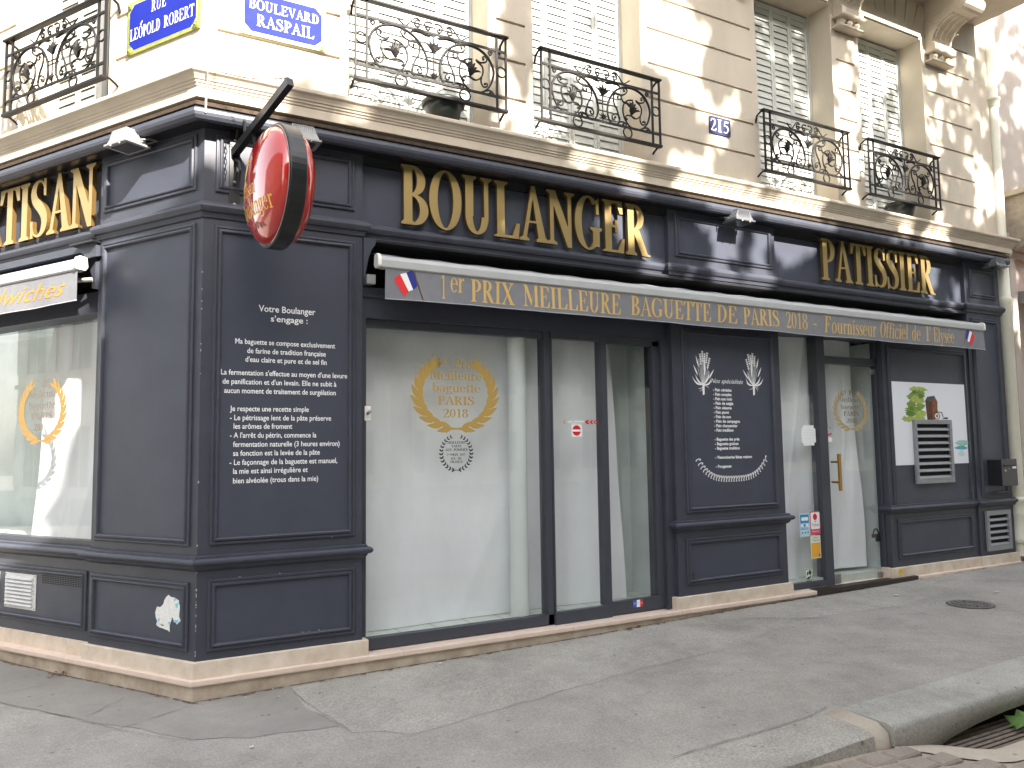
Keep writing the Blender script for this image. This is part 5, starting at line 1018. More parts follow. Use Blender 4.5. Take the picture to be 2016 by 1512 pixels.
def louvre(name, label, fr, x0, x1, z0, z1, n, d0, m, fw_=.045, pitch_d=.035):
    t = thing(name, label, 'vent', ((x0 + x1) / 2, d0, z0), fr)
    B().box(x0, x0 + fw_, d0, d0 + .028, z0, z1).box(x1 - fw_, x1, d0, d0 + .028, z0, z1).box(x0 + fw_, x1 - fw_, d0, d0 + .028, z0, z0 + fw_).box(x0 + fw_, x1 - fw_, d0, d0 + .028, z1 - fw_, z1).build('frame', m, t, bevel=.002)
    B().poly([(x0 + fw_, z0 + fw_), (x1 - fw_, z0 + fw_), (x1 - fw_, z1 - fw_), (x0 + fw_, z1 - fw_)], d0 + .0005).build('backing', BLACKVOID, t)
    p = (z1 - z0 - 2 * fw_) / n
    for i in range(n):
        z = z0 + fw_ + p * i; B().side([(d0 + .026, z + .003), (d0 + .026, z + .010), (d0 + .002, z + p * .46), (d0 + .002, z + p * .40)], x0 + fw_ + .001, x1 - fw_ - .001).build('slat', m, t)
    mb = B()
    for x in (x0 + fw_ / 2, x1 - fw_ / 2):
        for z in (z0 + .12, z1 - .12): mb.lathe([(0.0001, -d0 - .0305), (.006, -d0 - .0305), (.006, -d0 - .027)], (x, 0, z), 10, 'y')
    mb.build('screw', BLACKM, t); return t
louvre('louvre_vent', 'large grey metal louvre vent mounted over the watercolour poster', 'M', 7.683, 8.403, 1.155, 1.889, 8, -.010, GREYM, .05)
louvre('louvre_vent', 'smaller grey metal louvre vent low on the pier under the letter box', 'M', 8.97, 9.487, .305, .785, 5, .005, GREYM, .055)
# white vent with punched hoods
t = thing('white_vent', 'white metal vent plate with hooded slots on the dado under the side window', 'vent', (-2.10, -.036, .41), 'L')
WV = mat('white powder coat', (.62, .63, .64), .5, noise=.05)
B().box(-2.315, -1.885, -.038, -.033, .412, .686).build('plate', WV, t, bevel=.002)
for i in range(8):
    z = .440 + i * .029; B().side([(-.033, z), (-.014, z + .001), (-.0165, z + .012), (-.033, z + .020)], -2.285, -1.92).build('hood', WV, t)
mb = B()
for x in (-2.30, -1.90):
    for z in (.425, .673): mb.poly(circ(x, z, .006), -.0325)
mb.build('screw', BLACKM, t)
t = thing('white_vent', 'second white metal vent plate cut off by the left picture edge', 'vent', (-2.62, -.036, .41), 'L')
B().box(-2.82, -2.40, -.038, -.033, .412, .686).build('plate', WV, t, bevel=.002)
for i in range(8): z = .440 + i * .029; B().side([(-.033, z), (-.014, z + .001), (-.0165, z + .012), (-.033, z + .020)], -2.79, -2.43).build('hood', WV, t)
t = thing('slot_vent', 'long black punched slot vent beside the white vent plate', 'vent', (-1.55, -.036, .63), 'L')
B().box(-1.815, -1.28, -.038, -.034, .625, .70).build('plate', PAINT, t)
mb = B()
for r_ in range(5):
    for c in range(16): mb.poly(rrect(-1.805 + c * .0325, -1.805 + c * .0325 + .026, .632 + r_ * .0135, .632 + r_ * .0135 + .008, .003, 2), -.0335)
mb.build('slot', BLACKVOID, t)
# ------------------------------------------------------------------ street name plates, house number
def plate(fr, x0, x1, z0, z1, lines, bm, label, cut):
    t = thing('street_sign', label, 'street sign', ((x0 + x1) / 2, WD, z0), fr); d = WD
    B().poly([(x0, z0), (x1, z0), (x1, z1), (x0, z1)], d + .014, .014).build('border', bm, t, bevel=.003)
    b_ = .028; r = .05; P = []
    for cx, cz, sx, sz in ((x1, z1, -1, -1), (x0, z1, 1, -1), (x0, z0, 1, 1), (x1, z0, -1, 1)):
        q = [(cx + sx * b_, cz + sz * (b_ + r)), (cx + sx * (b_ + r * .25), cz + sz * (b_ + r * .75)), (cx + sx * (b_ + r * .75), cz + sz * (b_ + r * .25)), (cx + sx * (b_ + r), cz + sz * b_)]
        P += q if sx * sz > 0 else q[::-1]
    B().poly([(x + (.005 if x < (x0 + x1) / 2 else -.005) * -1, z + (.005 if z < (z0 + z1) / 2 else -.005) * -1) for x, z in P], d + .0152, .001).build('white_line', WHITE, t)
    f_ = B().poly(P, d + .018, .003).build('enamel_face', ENB, t)
    mb = B()
    for L in lines: serif(mb, L[0], L[1], L[2], L[3], L[4], d + .0185, eps=.00012)
    mb.build('lettering', [mat('white enamel', (.84, .84, .82), .4) if 'we' not in USED else USED['we']], t)
    for x in (x0 + .03, x1 - .03):
        for z in (z0 + .03, z1 - .03):
            m_ = B(); m_.smooth = True; m_.lathe([(.0001, -d - .030), (.008, -d - .028), (.010, -d - .020), (.016, -d - .024), (.019, -d - .020), (.023, -d - .024), (.027, -d - .014)], (x, 0, z), 16, 'y'); m_.build('rosette', bm, t)
plate('M', .205, .815, 4.56, 4.905, [('BOULEVARD', .262, .765, 4.755, .072), ('RASPAIL', .315, .73, 4.635, .085)], ENG2, 'blue enamel street sign reading BOULEVARD RASPAIL on the sunlit wall', 0)
plate('L', -.745, .035, 4.53, 4.93, [('RUE', -.475, -.31, 4.79, .085), ('LEOPOLD', -.71, -.37, 4.63, .088), ('ROBERT', -.335, -.01, 4.63, .088)], ENG, 'blue enamel street sign reading RUE LEOPOLD ROBERT with a green border', 0)
mb = B()
mb.poly([(-.595, 4.725), (-.583, 4.725), (-.565, 4.752), (-.580, 4.752)], WD + .0195)
t = thing('accent_mark', 'x', 'x', (0, 0, 0)); bpy.data.objects.remove(t)
lt = [o for o in bpy.data.objects if o.name.startswith('street_sign') and 'RUE' in o.get('label', '')][0]; mb.build('accent', mat('white accent', (.84, .84, .82), .4), lt)
hn = thing('house_number', 'small navy enamel house number 215 on the dappled wall', 'house number', (4.76, WD, 4.66))
B().poly(rrect(4.62, 4.90, 4.672, 4.848, .012), WD + .012, .012).build('plate', NAVY, hn)
mb = B(); serif(mb, '2', 4.632, 4.715, 4.70, .125, WD + .0125, eps=.00012); serif(mb, 'I', 4.722, 4.79, 4.70, .125, WD + .0125, eps=.00012); serif(mb, '5', 4.80, 4.885, 4.70, .122, WD + .0125, eps=.00012); mb.build('numerals', [WHITE], hn)
# ------------------------------------------------------------------ wrought iron window guards
Z0P = (1040, 80); import json
HP = (1, 0)
def zp(x, y):           # picture trace (crop pixels of the second guard) -> guard coordinates via the facade plane d=.19
    px = 1040 + x / 7.2; py = 80 + y / 7.2; a = px - 1008; b = py - 756; f_ = 1558.49
    ray = fw * f_ + r2 * a - u2 * b; c0 = Vector((-0.7801666, -5.6613157, 1.6)); t_ = (-.19 - c0.y) / ray.y; h = c0 + ray * t_
    return (h.x - 3.265, h.z - 4.36)
CV = {
 'A': ([(1220, 1195), (1165, 1150), (1130, 1060), (1123, 960), (1143, 850), (1190, 760), (1250, 700), (1340, 667), (1440, 672), (1540, 712), (1630, 790), (1690, 890), (1722, 1000), (1712, 1100), (1680, 1190), (1620, 1250), (1530, 1265), (1450, 1225), (1385, 1140), (1345, 1030), (1345, 930), (1375, 870), (1430, 845), (1480, 850)], 'v'),
 'B': ([(1220, 1195), (1270, 1175), (1295, 1120), (1280, 1060), (1235, 1035), (1192, 1060), (1195, 1108), (1225, 1112), (1232, 1085)], 'n'),
 'B2': ([(1292, 1120), (1265, 1000), (1220, 900), (1205, 810), (1225, 762), (1275, 752), (1318, 790), (1308, 832), (1272, 828), (1268, 798)], 'n'),
 'C': ([(1320, 810), (1345, 868), (1400, 890), (1440, 930)], 't'),
 'D': ([(1530, 870), (1590, 930), (1605, 1000), (1585, 1075), (1530, 1110), (1480, 1090), (1455, 1040), (1445, 990)], 'n'),
 'E': ([(1220, 745), (1290, 770), (1360, 765), (1400, 720), (1380, 680), (1350, 690), (1360, 715)], 'n'),
 'F': ([(1520, 850), (1570, 885), (1630, 880), (1645, 840), (1620, 810), (1595, 820), (1605, 845)], 'n'),
 'G': ([(1590, 1070), (1585, 1130), (1610, 1190), (1650, 1190), (1655, 1155), (1630, 1155)], 'n'),
 'H': ([(1520, 1110), (1460, 1070), (1400, 1060), (1380, 1090), (1395, 1115)], 'n'),
 'I': ([(1735, 730), (1700, 720), (1660, 750), (1680, 790), (1700, 770), (1690, 755)], 'n'),
 'I2': ([(1640, 1240), (1690, 1240), (1725, 1280), (1730, 1310), (1690, 1300), (1680, 1270), (1700, 1262)], 'n'),
 'J': ([(1270, 1175), (1310, 1150), (1360, 1160), (1390, 1190), (1375, 1220), (1345, 1210), (1350, 1185)], 'n'),
 'K': ([(1060, 420), (1110, 430), (1140, 470), (1125, 525), (1092, 520), (1090, 492), (1112, 488)], 'n'),
 'K2': ([(1225, 520), (1205, 505), (1205, 545), (1240, 555), (1252, 520), (1225, 475), (1190, 470), (1215, 450), (1255, 475), (1330, 590), (1368, 607), (1435, 568)], 'n'),
 'L': ([(1085, 600), (1130, 600), (1190, 590), (1250, 610), (1300, 665)], 'leaf'),
}
def iron_guard(fr, x0, label, sx=1.0):
    t = thing('window_guard', label, 'window guard', (x0, .19, 4.36), fr, 'wrought iron window guards')
    fx = lambda x: (x0 + x * sx)
    Y = -.19
    B().box(fx(-.655), fx(.665), .165, .215, 4.985, 5.002).build('handrail', IRON, t, bevel=.003)
    B().box(fx(-.645), fx(.655), .168, .212, 4.352, 4.375).build('bottom_rail', IRON, t, bevel=.003)
    m_ = B()
    for z in (4.475, 4.865): m_.box(fx(-.62), fx(.645), .183, .197, z - .009, z + .009)
    m_.build('rail', IRON, t)
    for x in (-.632, -.545, .56, .645): B().box(fx(x) - .008, fx(x) + .008, .182, .198, 4.37, 4.985).build('post', IRON, t)
    for x in (-.632, .645):
        for z0, z1 in ((4.985, 4.90), (4.365, 4.33)):
            m_ = B(); m_.tube([(fx(x), -.19, z0), (fx(x) , -.15, z0 + .004), (fx(x), -.10, z0 - .02), (fx(x), -.082, z1)], .010, 6); m_.build('wall_bracket', IRON, t)
    for cx, cz, r_ in ((-.589, 4.69, .042), (.602, 4.69, .042), (-.27, 4.425, .047), (.27, 4.425, .047)):
        m_ = B(); m_.smooth = True; m_.tube([(fx(cx) + r_ * math.cos(R(a)) * sx, Y, cz + r_ * math.sin(R(a))) for a in range(0, 361, 20)], .0075, 6, False); m_.build('ring', IRON, t)
    m_ = B(); m_.smooth = True; lf = B(); cz0 = 4.36
    for k, (pts, kind) in CV.items():
        pp_ = smooth_pts([zp(*p) for p in pts], 4)
        for s in (1, -1):
            if kind == 'leaf':
                n_ = len(pp_); r_ = [.004 + .014 * math.sin(math.pi * i / (n_ - 1)) for i in range(n_)]
            elif kind == 't': n_ = len(pp_); r_ = [.006 + .009 * i / n_ for i in range(n_)]
            elif kind == 'v': n_ = len(pp_); r_ = [.0078 + .0035 * math.sin(math.pi * min(1, i / n_ * 1.5)) for i in range(n_)]
            else: n_ = len(pp_); r_ = [.0080 - .002 * i / n_ for i in range(n_)]
            (lf if kind in ('leaf', 't') else m_).tube([(fx(s * p[0]), Y, cz0 + p[1]) for p in pp_], r_, 6)
            if kind == 'n' and k not in ('K2',): e_ = pp_[-1]; m_.tube([(fx(s * e_[0]), Y - .006, cz0 + e_[1]), (fx(s * e_[0]), Y + .006, cz0 + e_[1])], .010, 8)
    m_.build('scrollwork', IRON, t)
    for s in (1, -1):      # central blossoms inside the circles
        c = zp(1460, 1000); cx = fx(s * c[0]); cz = cz0 + c[1]
        for a, L in ((62, .09), (85, .10), (105, .085), (35, .07), (8, .09), (130, .05)):
            aa = R(a) if s > 0 else R(180 - a); lf.tube([(cx, Y, cz - .03), (cx + L * .35 * math.cos(aa), Y - .012, cz + L * .35 * math.sin(aa)), (cx + L * .75 * math.cos(aa), Y - .016, cz + L * .75 * math.sin(aa)), (cx + L * math.cos(aa) * 1.1, Y - .004, cz + L * math.sin(aa) * .98)], [.012, .015, .009, .002], 6)
    for zb, sc_ in ((4.72, 1), (4.50, .6)):
        for a in (40, 65, 90, 115, 140):
            lf.tube([(fx(0), Y, cz0 + zb - 4.36 - .0), (fx(0) + .05 * sc_ * math.cos(R(a)), Y - .012, cz0 + zb - 4.36 + .05 * sc_ * math.sin(R(a))), (fx(0) + .105 * sc_ * math.cos(R(a)), Y - .004, cz0 + zb - 4.36 + .095 * sc_ * math.sin(R(a)))], [.012 * sc_, .013 * sc_, .002], 6)
    lf.tube([(fx(0), Y, 4.865), (fx(0), Y, 4.46)], .006, 6); lf.tube([(fx(-.07), Y, 4.665), (fx(.08), Y, 4.665)], .006, 6); lf.tube([(fx(-.07), Y, 4.635), (fx(.08), Y, 4.635)], .006, 6)
    lf.smooth = True; lf.build('leaf_ornament', IRON, t)
    return t
g0 = iron_guard('M', 1.645, 'black scrolled iron window guard nearest the blue boulevard street sign')
def dupg(x, fr, label, sx=1.0):
    c = copy_tree(g0); c.location = W(fr, x, .19, 4.36); c.rotation_euler = (0, 0, PHI[fr]); c.scale = (sx, 1, 1); c['label'] = label; return c
dupg(3.265, 'M', 'black scrolled iron window guard just left of the house number'); dupg(5.90, 'M', 'black scrolled iron window guard just right of the house number')
dupg(7.515, 'M', 'black scrolled iron window guard farthest right near the downpipe'); dupg(-1.525, 'L', 'black scrolled iron window guard on the side street beside the left street sign', 1.03)
dupg(-3.6, 'L', 'black scrolled iron window guard farther down the side street')
# plant pots
def pot(x, d, label, rr, fr='M'):
    t = thing('plant_pot', label, 'plant pot', (x, d, 4.217), fr, 'plant pots on the window sills')
    mb = B(); mb.smooth = True; mb.lathe([(.0001, 4.219), (rr * .72, 4.219), (rr * .95, 4.38), (rr * .93, 4.385), (rr * .90, 4.36), (rr * .88, 4.35)], (x, -d, 0), 28); mb.build('body', POT, t)
    mb = B(); mb.smooth = True; mb.lathe([(rr * .95, 4.372), (rr * 1.06, 4.374), (rr * 1.06, 4.402), (rr * .92, 4.402), (rr * .91, 4.37)], (x, -d, 0), 28); mb.build('rim', POT, t)
    mb = B(); mb.add([(x + rr * .9 * math.cos(2 * math.pi * k / 20), -d + rr * .9 * math.sin(2 * math.pi * k / 20), 4.37) for k in range(20)], [list(range(20))]); mb.build('soil', mat('dry soil', (.06, .04, .025), .9), t)
    mb = B(); rr_ = random.Random(int(x * 10))
    for k in range(5): a = rr_.uniform(0, 6.28); mb.tube([(x + .05 * math.cos(a), -d + .05 * math.sin(a), 4.37), (x + .07 * math.cos(a), -d + .07 * math.sin(a), 4.42), (x + .10 * math.cos(a), -d + .1 * math.sin(a), 4.43 + rr_.uniform(0, .03))], .0015, 4)
    mb.build('dry_stem', mat('dry stem', (.2, .13, .06), .8), t)
pot(1.80, .02, 'black plastic plant pot on the sill behind the guard nearest the boulevard sign', .165); pot(7.66, .02, 'black plastic plant pot on the sill behind the farthest right guard', .165)
# ------------------------------------------------------------------ hanging round sign
hs = thing('hanging_sign', 'projecting round glossy red bakery sign with black rim on an iron bracket', 'hanging sign', (.36, .64, 3.30))
AL = .0837
def hsx(mb, cx=.311 + .05, cd=.64, cz=3.2958):   # local lens axes: axis u along the sign normal (-x side first)
    out = []
    for x, y, z in mb.v:  # x = along normal, y = depth coord, z up (relative)
        nx, ny = math.cos(AL), -math.sin(AL) * -1
        px = cx + x * math.cos(AL) + (-y) * math.sin(AL); py = -cd + y * math.cos(AL) + x * math.sin(AL)
        out.append((px, py, cz + z))
    mb.v = out; return mb
r0 = .3906
def cap(sgn, depth, rr): return [(rr * math.cos(R(a)) ** .95 if a < 90 else .0001, sgn * (.05 + depth * math.sin(R(a)))) for a in range(0, 91, 6)]
for sgn in (-1, 1):
    mb = B(); mb.smooth = True; mb.lathe(cap(sgn, .135, r0 - .018), (0, 0, 0), 64, 'x'); hsx(mb).build('lens', RED, hs)
mb = B(); mb.smooth = False; mb.lathe([(r0 - .02, -.052), (r0, -.052), (r0 + .003, -.046), (r0 + .003, .046), (r0, .052), (r0 - .02, .052)], (0, 0, 0), 64, 'x'); hsx(mb).build('rim', BLACKM, hs)
mb = B(); mb.tube([(-.056, (r0 - .012) * math.cos(R(a)), (r0 - .012) * math.sin(R(a))) for a in range(0, 361, 5)], .004, 5, False); hsx(mb).build('trim', STEEL, hs)
# lettering projected on the left lens
def onlens(mb, rr=r0 - .018):
    out = []
    for a, y_, b in mb.v:    # a = horizontal on face (text direction), b = vertical, read from the -x side
        q = min(.98, math.hypot(a, b) / rr); h = .05 + .135 * math.sqrt(max(0, 1 - (q) ** 2.1)); out.append((-h - .0022, -a, b))
    mb.v = out; return mb
YL = mat('sign yellow', (.80, .45, .06), .4)
mb = B(); serif(mb, 'Artisan', -.19, .10, -.085, .095, 0, eps=0); serif(mb, 'Boulanger', -.22, .275, -.215, .12, 0, eps=0); onlens(mb); hsx(mb).build('lettering', [YL], hs)
mb = B()
for k in range(7):
    a0 = R(60 + k * 14); mb.poly(leafpoly(-.10 + k * .012, .02 + k * .02, a0, .13 - k * .006, .012, 8), 0)
for k in range(4): mb.poly(leafpoly(-.15 + .03 * k, -.02, R(40 + 25 * k), .10, .008, 8), 0)
onlens(mb); hsx(mb).build('wheat_emblem', YL, hs)
mb = B()
for k in range(5): mb.poly(leafpoly(-.02 + k * .028, -.25 - .012 * abs(k - 2), R(-150 + k * 30), .05, .012, 6), 0)
onlens(mb); hsx(mb).build('small_emblem', mat('dark red motif', (.22, .01, .01), .4), hs)
bk = B()
A0 = Vector((.195, -.02, 3.705)); A1 = Vector((.405, -.735, 3.968))
def barbox(mb, a, b, w_, h_):
    a, b = Vector(a), Vector(b); t = (b - a).normalized(); s = t.cross(Vector((0, 0, 1))).normalized() * w_ / 2; u = s.cross(t).normalized() * h_ / 2
    v = [a + s + u, a - s + u, a - s - u, a + s - u, b + s + u, b - s + u, b - s - u, b + s - u]
    mb.add([tuple(q) for q in v], [(0, 1, 2, 3), (7, 6, 5, 4), (0, 4, 5, 1), (1, 5, 6, 2), (2, 6, 7, 3), (3, 7, 4, 0)])
barbox(bk, A0, A1, .045, .055); barbox(bk, A0 + (A1 - A0) * .86 + Vector((0, 0, -.02)), A0 + (A1 - A0) * .86 + Vector((0, 0, -.255)), .03, .03)
barbox(bk, A0 + (A1 - A0) * .36, A0 + (A1 - A0) * .36 + Vector((.01, 0, -.14)), .012, .02)
bk.box(.165, .235, .0, .018, 3.30, 3.86)
bk.tube([(.20 + .0, -.03, 3.80), (.21, -.07, 3.90), (.225, -.13, 3.93), (.235, -.17, 3.88), (.235, -.17, 3.80)], .010, 6); bk.tube([(.20, -.02, 3.66), (.21, -.10, 3.62), (.215, -.13, 3.55), (.21, -.10, 3.48), (.20, -.05, 3.50), (.205, -.06, 3.56)], .010, 6)
bk.build('bracket', BLACKM, hs)
mb = B(); mb.smooth = True
for z in (3.34, 3.50, 3.80): mb.lathe([(.0001, -.026), (.010, -.024), (.012, -.018)], (.20, 0, z), 10, 'y')
mb.build('bolt', STEEL, hs)
mb = B(); 
for i in range(9): z = 3.82 - i * .038; a = 0 if i % 2 else 1.5; mb.tube([(.135 + .008 * math.cos(R(q)) * math.cos(a), -.03 + .008 * math.cos(R(q)) * math.sin(a), z + .022 * math.sin(R(q))) for q in range(0, 361, 40)], .0025, 4, False)
mb.build('chain', BLACKM, hs)
mb = B(); pts = [A1 + (Vector((.32, -.21, 4.06)) - A1) * 0]; c_a = A1 + Vector((-.01, .02, .03)); c_b = Vector((.02, -.206, 4.19))
for i in range(34):
    t_ = i / 33; p = c_a.lerp(c_b, t_) + Vector((0, 0, -.03 * math.sin(math.pi * t_))); a = 0 if i % 2 else 1.57
    mb.tube([tuple(p + Vector((.010 * math.cos(R(q)), 0, .005 * math.sin(R(q)) if not i % 2 else .001)) + Vector((0, .005 * math.sin(R(q)) if i % 2 else 0, 0))) for q in range(0, 361, 60)], .0018, 4, False)
mb.build('stay_chain', IRON, hs)
tag(B().tube([(-.02, -.208, 4.21), (-.02, -.21, 4.17), (-.015, -.16, 4.12), (-.015, -.14, 4.02), (-.02, -.165, 3.94), (-.02, -.165, 3.90)], .006, 6).build('wall_cable', mat('whitewashed cable', (.6, .56, .5), .7), None, 'M', (-.02, .2, 3.9)), 'thin painted cable dropping over the string course left of the red sign', 'cable')
# ------------------------------------------------------------------ floodlights
def flood(fr, x, label, m, d=.06, z=3.80):
    t = thing('floodlight', label, 'floodlight', (x, d, z), fr, 'floodlights under the cornice')
    def yz(p): return p
    mb = B(); w_, dp = .115, .085
    P = [(x - w_, d + .02, z + .0), (x + w_, d + .02, z), (x + w_, d + .02 + 2 * dp, z + .005), (x - w_, d + .02 + 2 * dp, z + .005)]
    Qt = [(x - w_ * .66, d + .05, z + .09), (x + w_ * .66, d + .05, z + .09), (x + w_ * .66, d + .02 + 2 * dp * .82, z + .092), (x - w_ * .66, d + .02 + 2 * dp * .82, z + .092)]
    v = [(a, -b, c) for a, b, c in P] + [(a, -b, c) for a, b, c in Qt]
    mb.add(v, [(0, 1, 5, 4), (1, 2, 6, 5), (2, 3, 7, 6), (3, 0, 4, 7), (4, 5, 6, 7)]); mb.build('housing', m, t, bevel=.004)
    mb = B()
    for k in range(11):
        s = -1 + 2 * k / 10; xa = x + s * w_ * .62; mb.add([(xa - .003, -(d + .02 + 2 * dp * .98), z + .02), (xa + .003, -(d + .02 + 2 * dp * .98), z + .02), (xa + .003, -(d + .02 + 2 * dp * .86), z + .105), (xa - .003, -(d + .02 + 2 * dp * .86), z + .105), (xa - .003, -(d + .03), z + .02), (xa + .003, -(d + .03), z + .02), (xa + .003, -(d + .045), z + .105), (xa - .003, -(d + .045), z + .105)], [(0, 1, 2, 3), (3, 2, 6, 7), (0, 3, 7, 4), (1, 5, 6, 2), (4, 7, 6, 5)])
    for k in range(7):
        s = k / 6; dd = d + .035 + s * 2 * dp * .78
        for sg in (-1, 1): mb.add([(x + sg * w_ * .98, -dd, z + .02), (x + sg * w_ * .98, -dd - .006, z + .02), (x + sg * w_ * .66, -dd - .006, z + .10), (x + sg * w_ * .66, -dd, z + .10), (x + sg * w_ * .6, -dd, z + .02), (x + sg * w_ * .6, -dd - .006, z + .02)], [(0, 1, 2, 3), (0, 3, 4), (1, 5, 2)])
    mb.build('cooling_fin', m, t)
    B().box(x - w_ - .012, x + w_ + .012, d + .008, d + .032 + 2 * dp, z - .014, z + .002).build('front_frame', m, t, bevel=.003)
    B().box(x - w_ + .02, x + w_ - .02, d + .03, d + 2 * dp, z - .016, z - .013).build('glass', LENS, t)
    B().tube([(x - w_ - .02, -(d + .10), z + .02), (x - w_ - .02, -(d + .02), z + .05), (x - w_ - .02, -.02, z + .06), (x + w_ + .02, -.02, z + .06), (x + w_ + .02, -(d + .02), z + .05), (x + w_ + .02, -(d + .10), z + .02)], .007, 6).build('yoke', m, t)
    mb = B()
    for sx_ in (-.05, .05): mb.lathe([(.0001, z - .024), (.007, z - .022), (.007, z - .012)], (x + sx_, -(d + .03 + 2 * dp), 0), 8)
    mb.build('screw', STEEL, t); return t
flood('L', -.61, 'light grey finned floodlight under the cornice on the side street pier', FLOOD, .06, 3.80)
flood('M', .625, 'light grey finned floodlight half hidden behind the red round sign', FLOOD, .04, 3.82)
flood('M', 4.90, 'dark finned floodlight above the panel between the two gold words', DGREY, .05, 3.80)
flood('M', 9.28, 'dark finned floodlight at the far right end of the cornice', DGREY, .05, 3.80)
# ------------------------------------------------------------------ letter box, key switch, small box
lb = thing('letter_box', 'black metal letter box hung on the right pier above the low louvre', 'letter box', (9.26, 0, 1.09))
BX = mat('black letter box paint', (.022, .023, .030), .35, noise=.2)
B().box(9.10, 9.425, .0, .165, 1.09, 1.405).build('body', BX, lb, bevel=.004)
B().box(9.098, 9.43, .160, .174, 1.088, 1.412).build('door', BX, lb, bevel=.003)
B().side([(.174, 1.345), (.19, 1.34), (.176, 1.32)], 9.15, 9.40).build('flap', BX, lb); B().poly([(9.325, 1.295), (9.405, 1.295), (9.405, 1.335), (9.325, 1.335)], .1765, .002).build('name_tag', WHITE, lb)
mb = B().poly([(9.155, 1.262), (9.195, 1.262), (9.195, 1.288), (9.155, 1.288)], .1765, .002).poly([(9.16, 1.312), (9.172, 1.312), (9.172, 1.325), (9.16, 1.325)], .1765, .002).poly(circ(9.25, 1.295, .008), .1765, .002); mb.build('lock', STEEL, lb)
ks = thing('key_switch', 'small cream key switch plate at the left edge of the big window', 'switch', (1.197, -.06, 1.84)); B().box(1.172, 1.222, -.075, -.058, 1.84, 1.951).build('plate', PVC, ks, bevel=.003)
mb = B(); mb.smooth = True; mb.tube([(1.195, .06, 1.893), (1.198, .02, 1.905)], .012, 12); mb.build('key_barrel', STEEL, ks)
sb = thing('small_wall_box', 'small square dark painted socket box on the low panel left of the door', 'box', (4.325, .002, .376)); B().box(4.274, 4.374, .0, .012, .376, .474).build('back_plate', PAINT, sb, bevel=.003); B().box(4.294, 4.358, .012, .022, .394, .456).build('cover', PAINT, sb, bevel=.004)
# ------------------------------------------------------------------ litter
def leaf_thing(x, y, label, m, s=.05, rot=0, cat='leaf', name='dry_leaf'):
    mb = B(); z = gh(x, y) + .010; n = 10; ro = random.Random(int(x * 100) + 7); P = []
    for k in range(n): a = 2 * math.pi * k / n; r_ = s * (.55 if k % 2 else 1) * ro.uniform(.7, 1.1); P.append((x + r_ * math.cos(a + rot), y + .8 * r_ * math.sin(a + rot), z + ro.uniform(0, .3) * s))
    c = (x, y, z + .004); v = P + [c] + [(p[0], p[1], p[2] - .0015) for p in P]; mb.add(v, [[k, (k + 1) % n, n] for k in range(n)] + [[n + 1 + k for k in range(n)][::-1]])
    return tag(mb.build(name, m, None, 'M', (x, -y, z)), label, cat)
LBR = mat('dead leaf brown', (.16, .07, .03), .8, noise=.3, nscale=40); LWH = mat('pale scrap', (.62, .58, .50), .8)
leaf_thing(3.50, -.035 - .03, 'curled brown dead leaf against the ledge under the sliding doors', LBR, .045)
leaf_thing(3.62, -.05, 'smaller rust brown dead leaf beside the curled one', mat('rust leaf', (.30, .11, .05), .8), .035, 1)
leaf_thing(6.60, -.445, 'pale star shaped leaf on the pavement in front of the glass door', LWH, .035)
leaf_thing(7.52, -.92, 'pale paper scrap just beyond the manhole cover', LWH, .04, .6, 'litter', 'paper_scrap'); leaf_thing(7.05, -1.14, 'tiny pale scrap beside the manhole cover rim', LWH, .018, .3, 'litter', 'paper_scrap')
leaf_thing(1.70, -.12, 'white paper shred on the pavement under the big window', LWH, .022, .9, 'litter', 'paper_scrap')
leaf_thing(.16, -1.02, 'white chip on the pavement by the cement patch near the corner', LWH, .02, .9, 'litter', 'paper_scrap')
mb = B(); ro = random.Random(5)
for k in range(46):
    x, y = -.745 + ro.gauss(0, .07), 1.165 + ro.gauss(0, .05); z = gh(x, y) + ro.uniform(.004, .03); a = ro.uniform(0, 6.28); L = ro.uniform(.008, .03); w_ = ro.uniform(.003, .009)
    mb.quad((x, y, z), (x + L * math.cos(a), y + L * math.sin(a), z + ro.uniform(-.004, .01)), (x + L * math.cos(a) - w_ * math.sin(a), y + L * math.sin(a) + w_ * math.cos(a), z), (x - w_ * math.sin(a), y + w_ * math.cos(a), z + .003))
tag(mb.build('leaf_litter', LBR), 'heap of dry plant debris at the foot of the side street wall', 'debris', kind='stuff')
mb = B(); ro = random.Random(15)
for k in range(420):
    if ro.random() < .55: x = ro.uniform(0, 9.4); y = -.03 - abs(ro.gauss(0, .08))
    else: x = ro.uniform(-.5, 9); y = ro.uniform(-2.3, -.05)
    z = gh(x, y) + .0065; a = ro.uniform(0, 6.28); L = ro.uniform(.003, .012); w_ = L * ro.uniform(.3, .8); mb.cur = 0 if ro.random() < .55 else 1
    mb.quad((x, y, z), (x + L * math.cos(a), y + L * math.sin(a), z + .002), (x + L * math.cos(a) - w_ * math.sin(a), y + L * math.sin(a) + w_ * math.cos(a), z + .003), (x - w_ * math.sin(a), y + w_ * math.cos(a), z + .001))
tag(mb.build('pavement_grit', [LBR, LWH]), 'fine brown and pale grit scattered over the pavement', 'grit', kind='stuff')
wd = thing('plane_leaf', 'green plane tree leaf lying at the drain mouth', 'leaf', (4.50, 2.74, -.1))
mb = B(); LP = [(0, 0), (.3, .06), (.55, .22), (.50, .32), (.80, .34), (1.0, .55), (.70, .58), (.80, .85), (.50, .74), (.35, 1.0), (.20, .70), (.0, .75), (.05, .5), (-.15, .35), (.05, .25)]
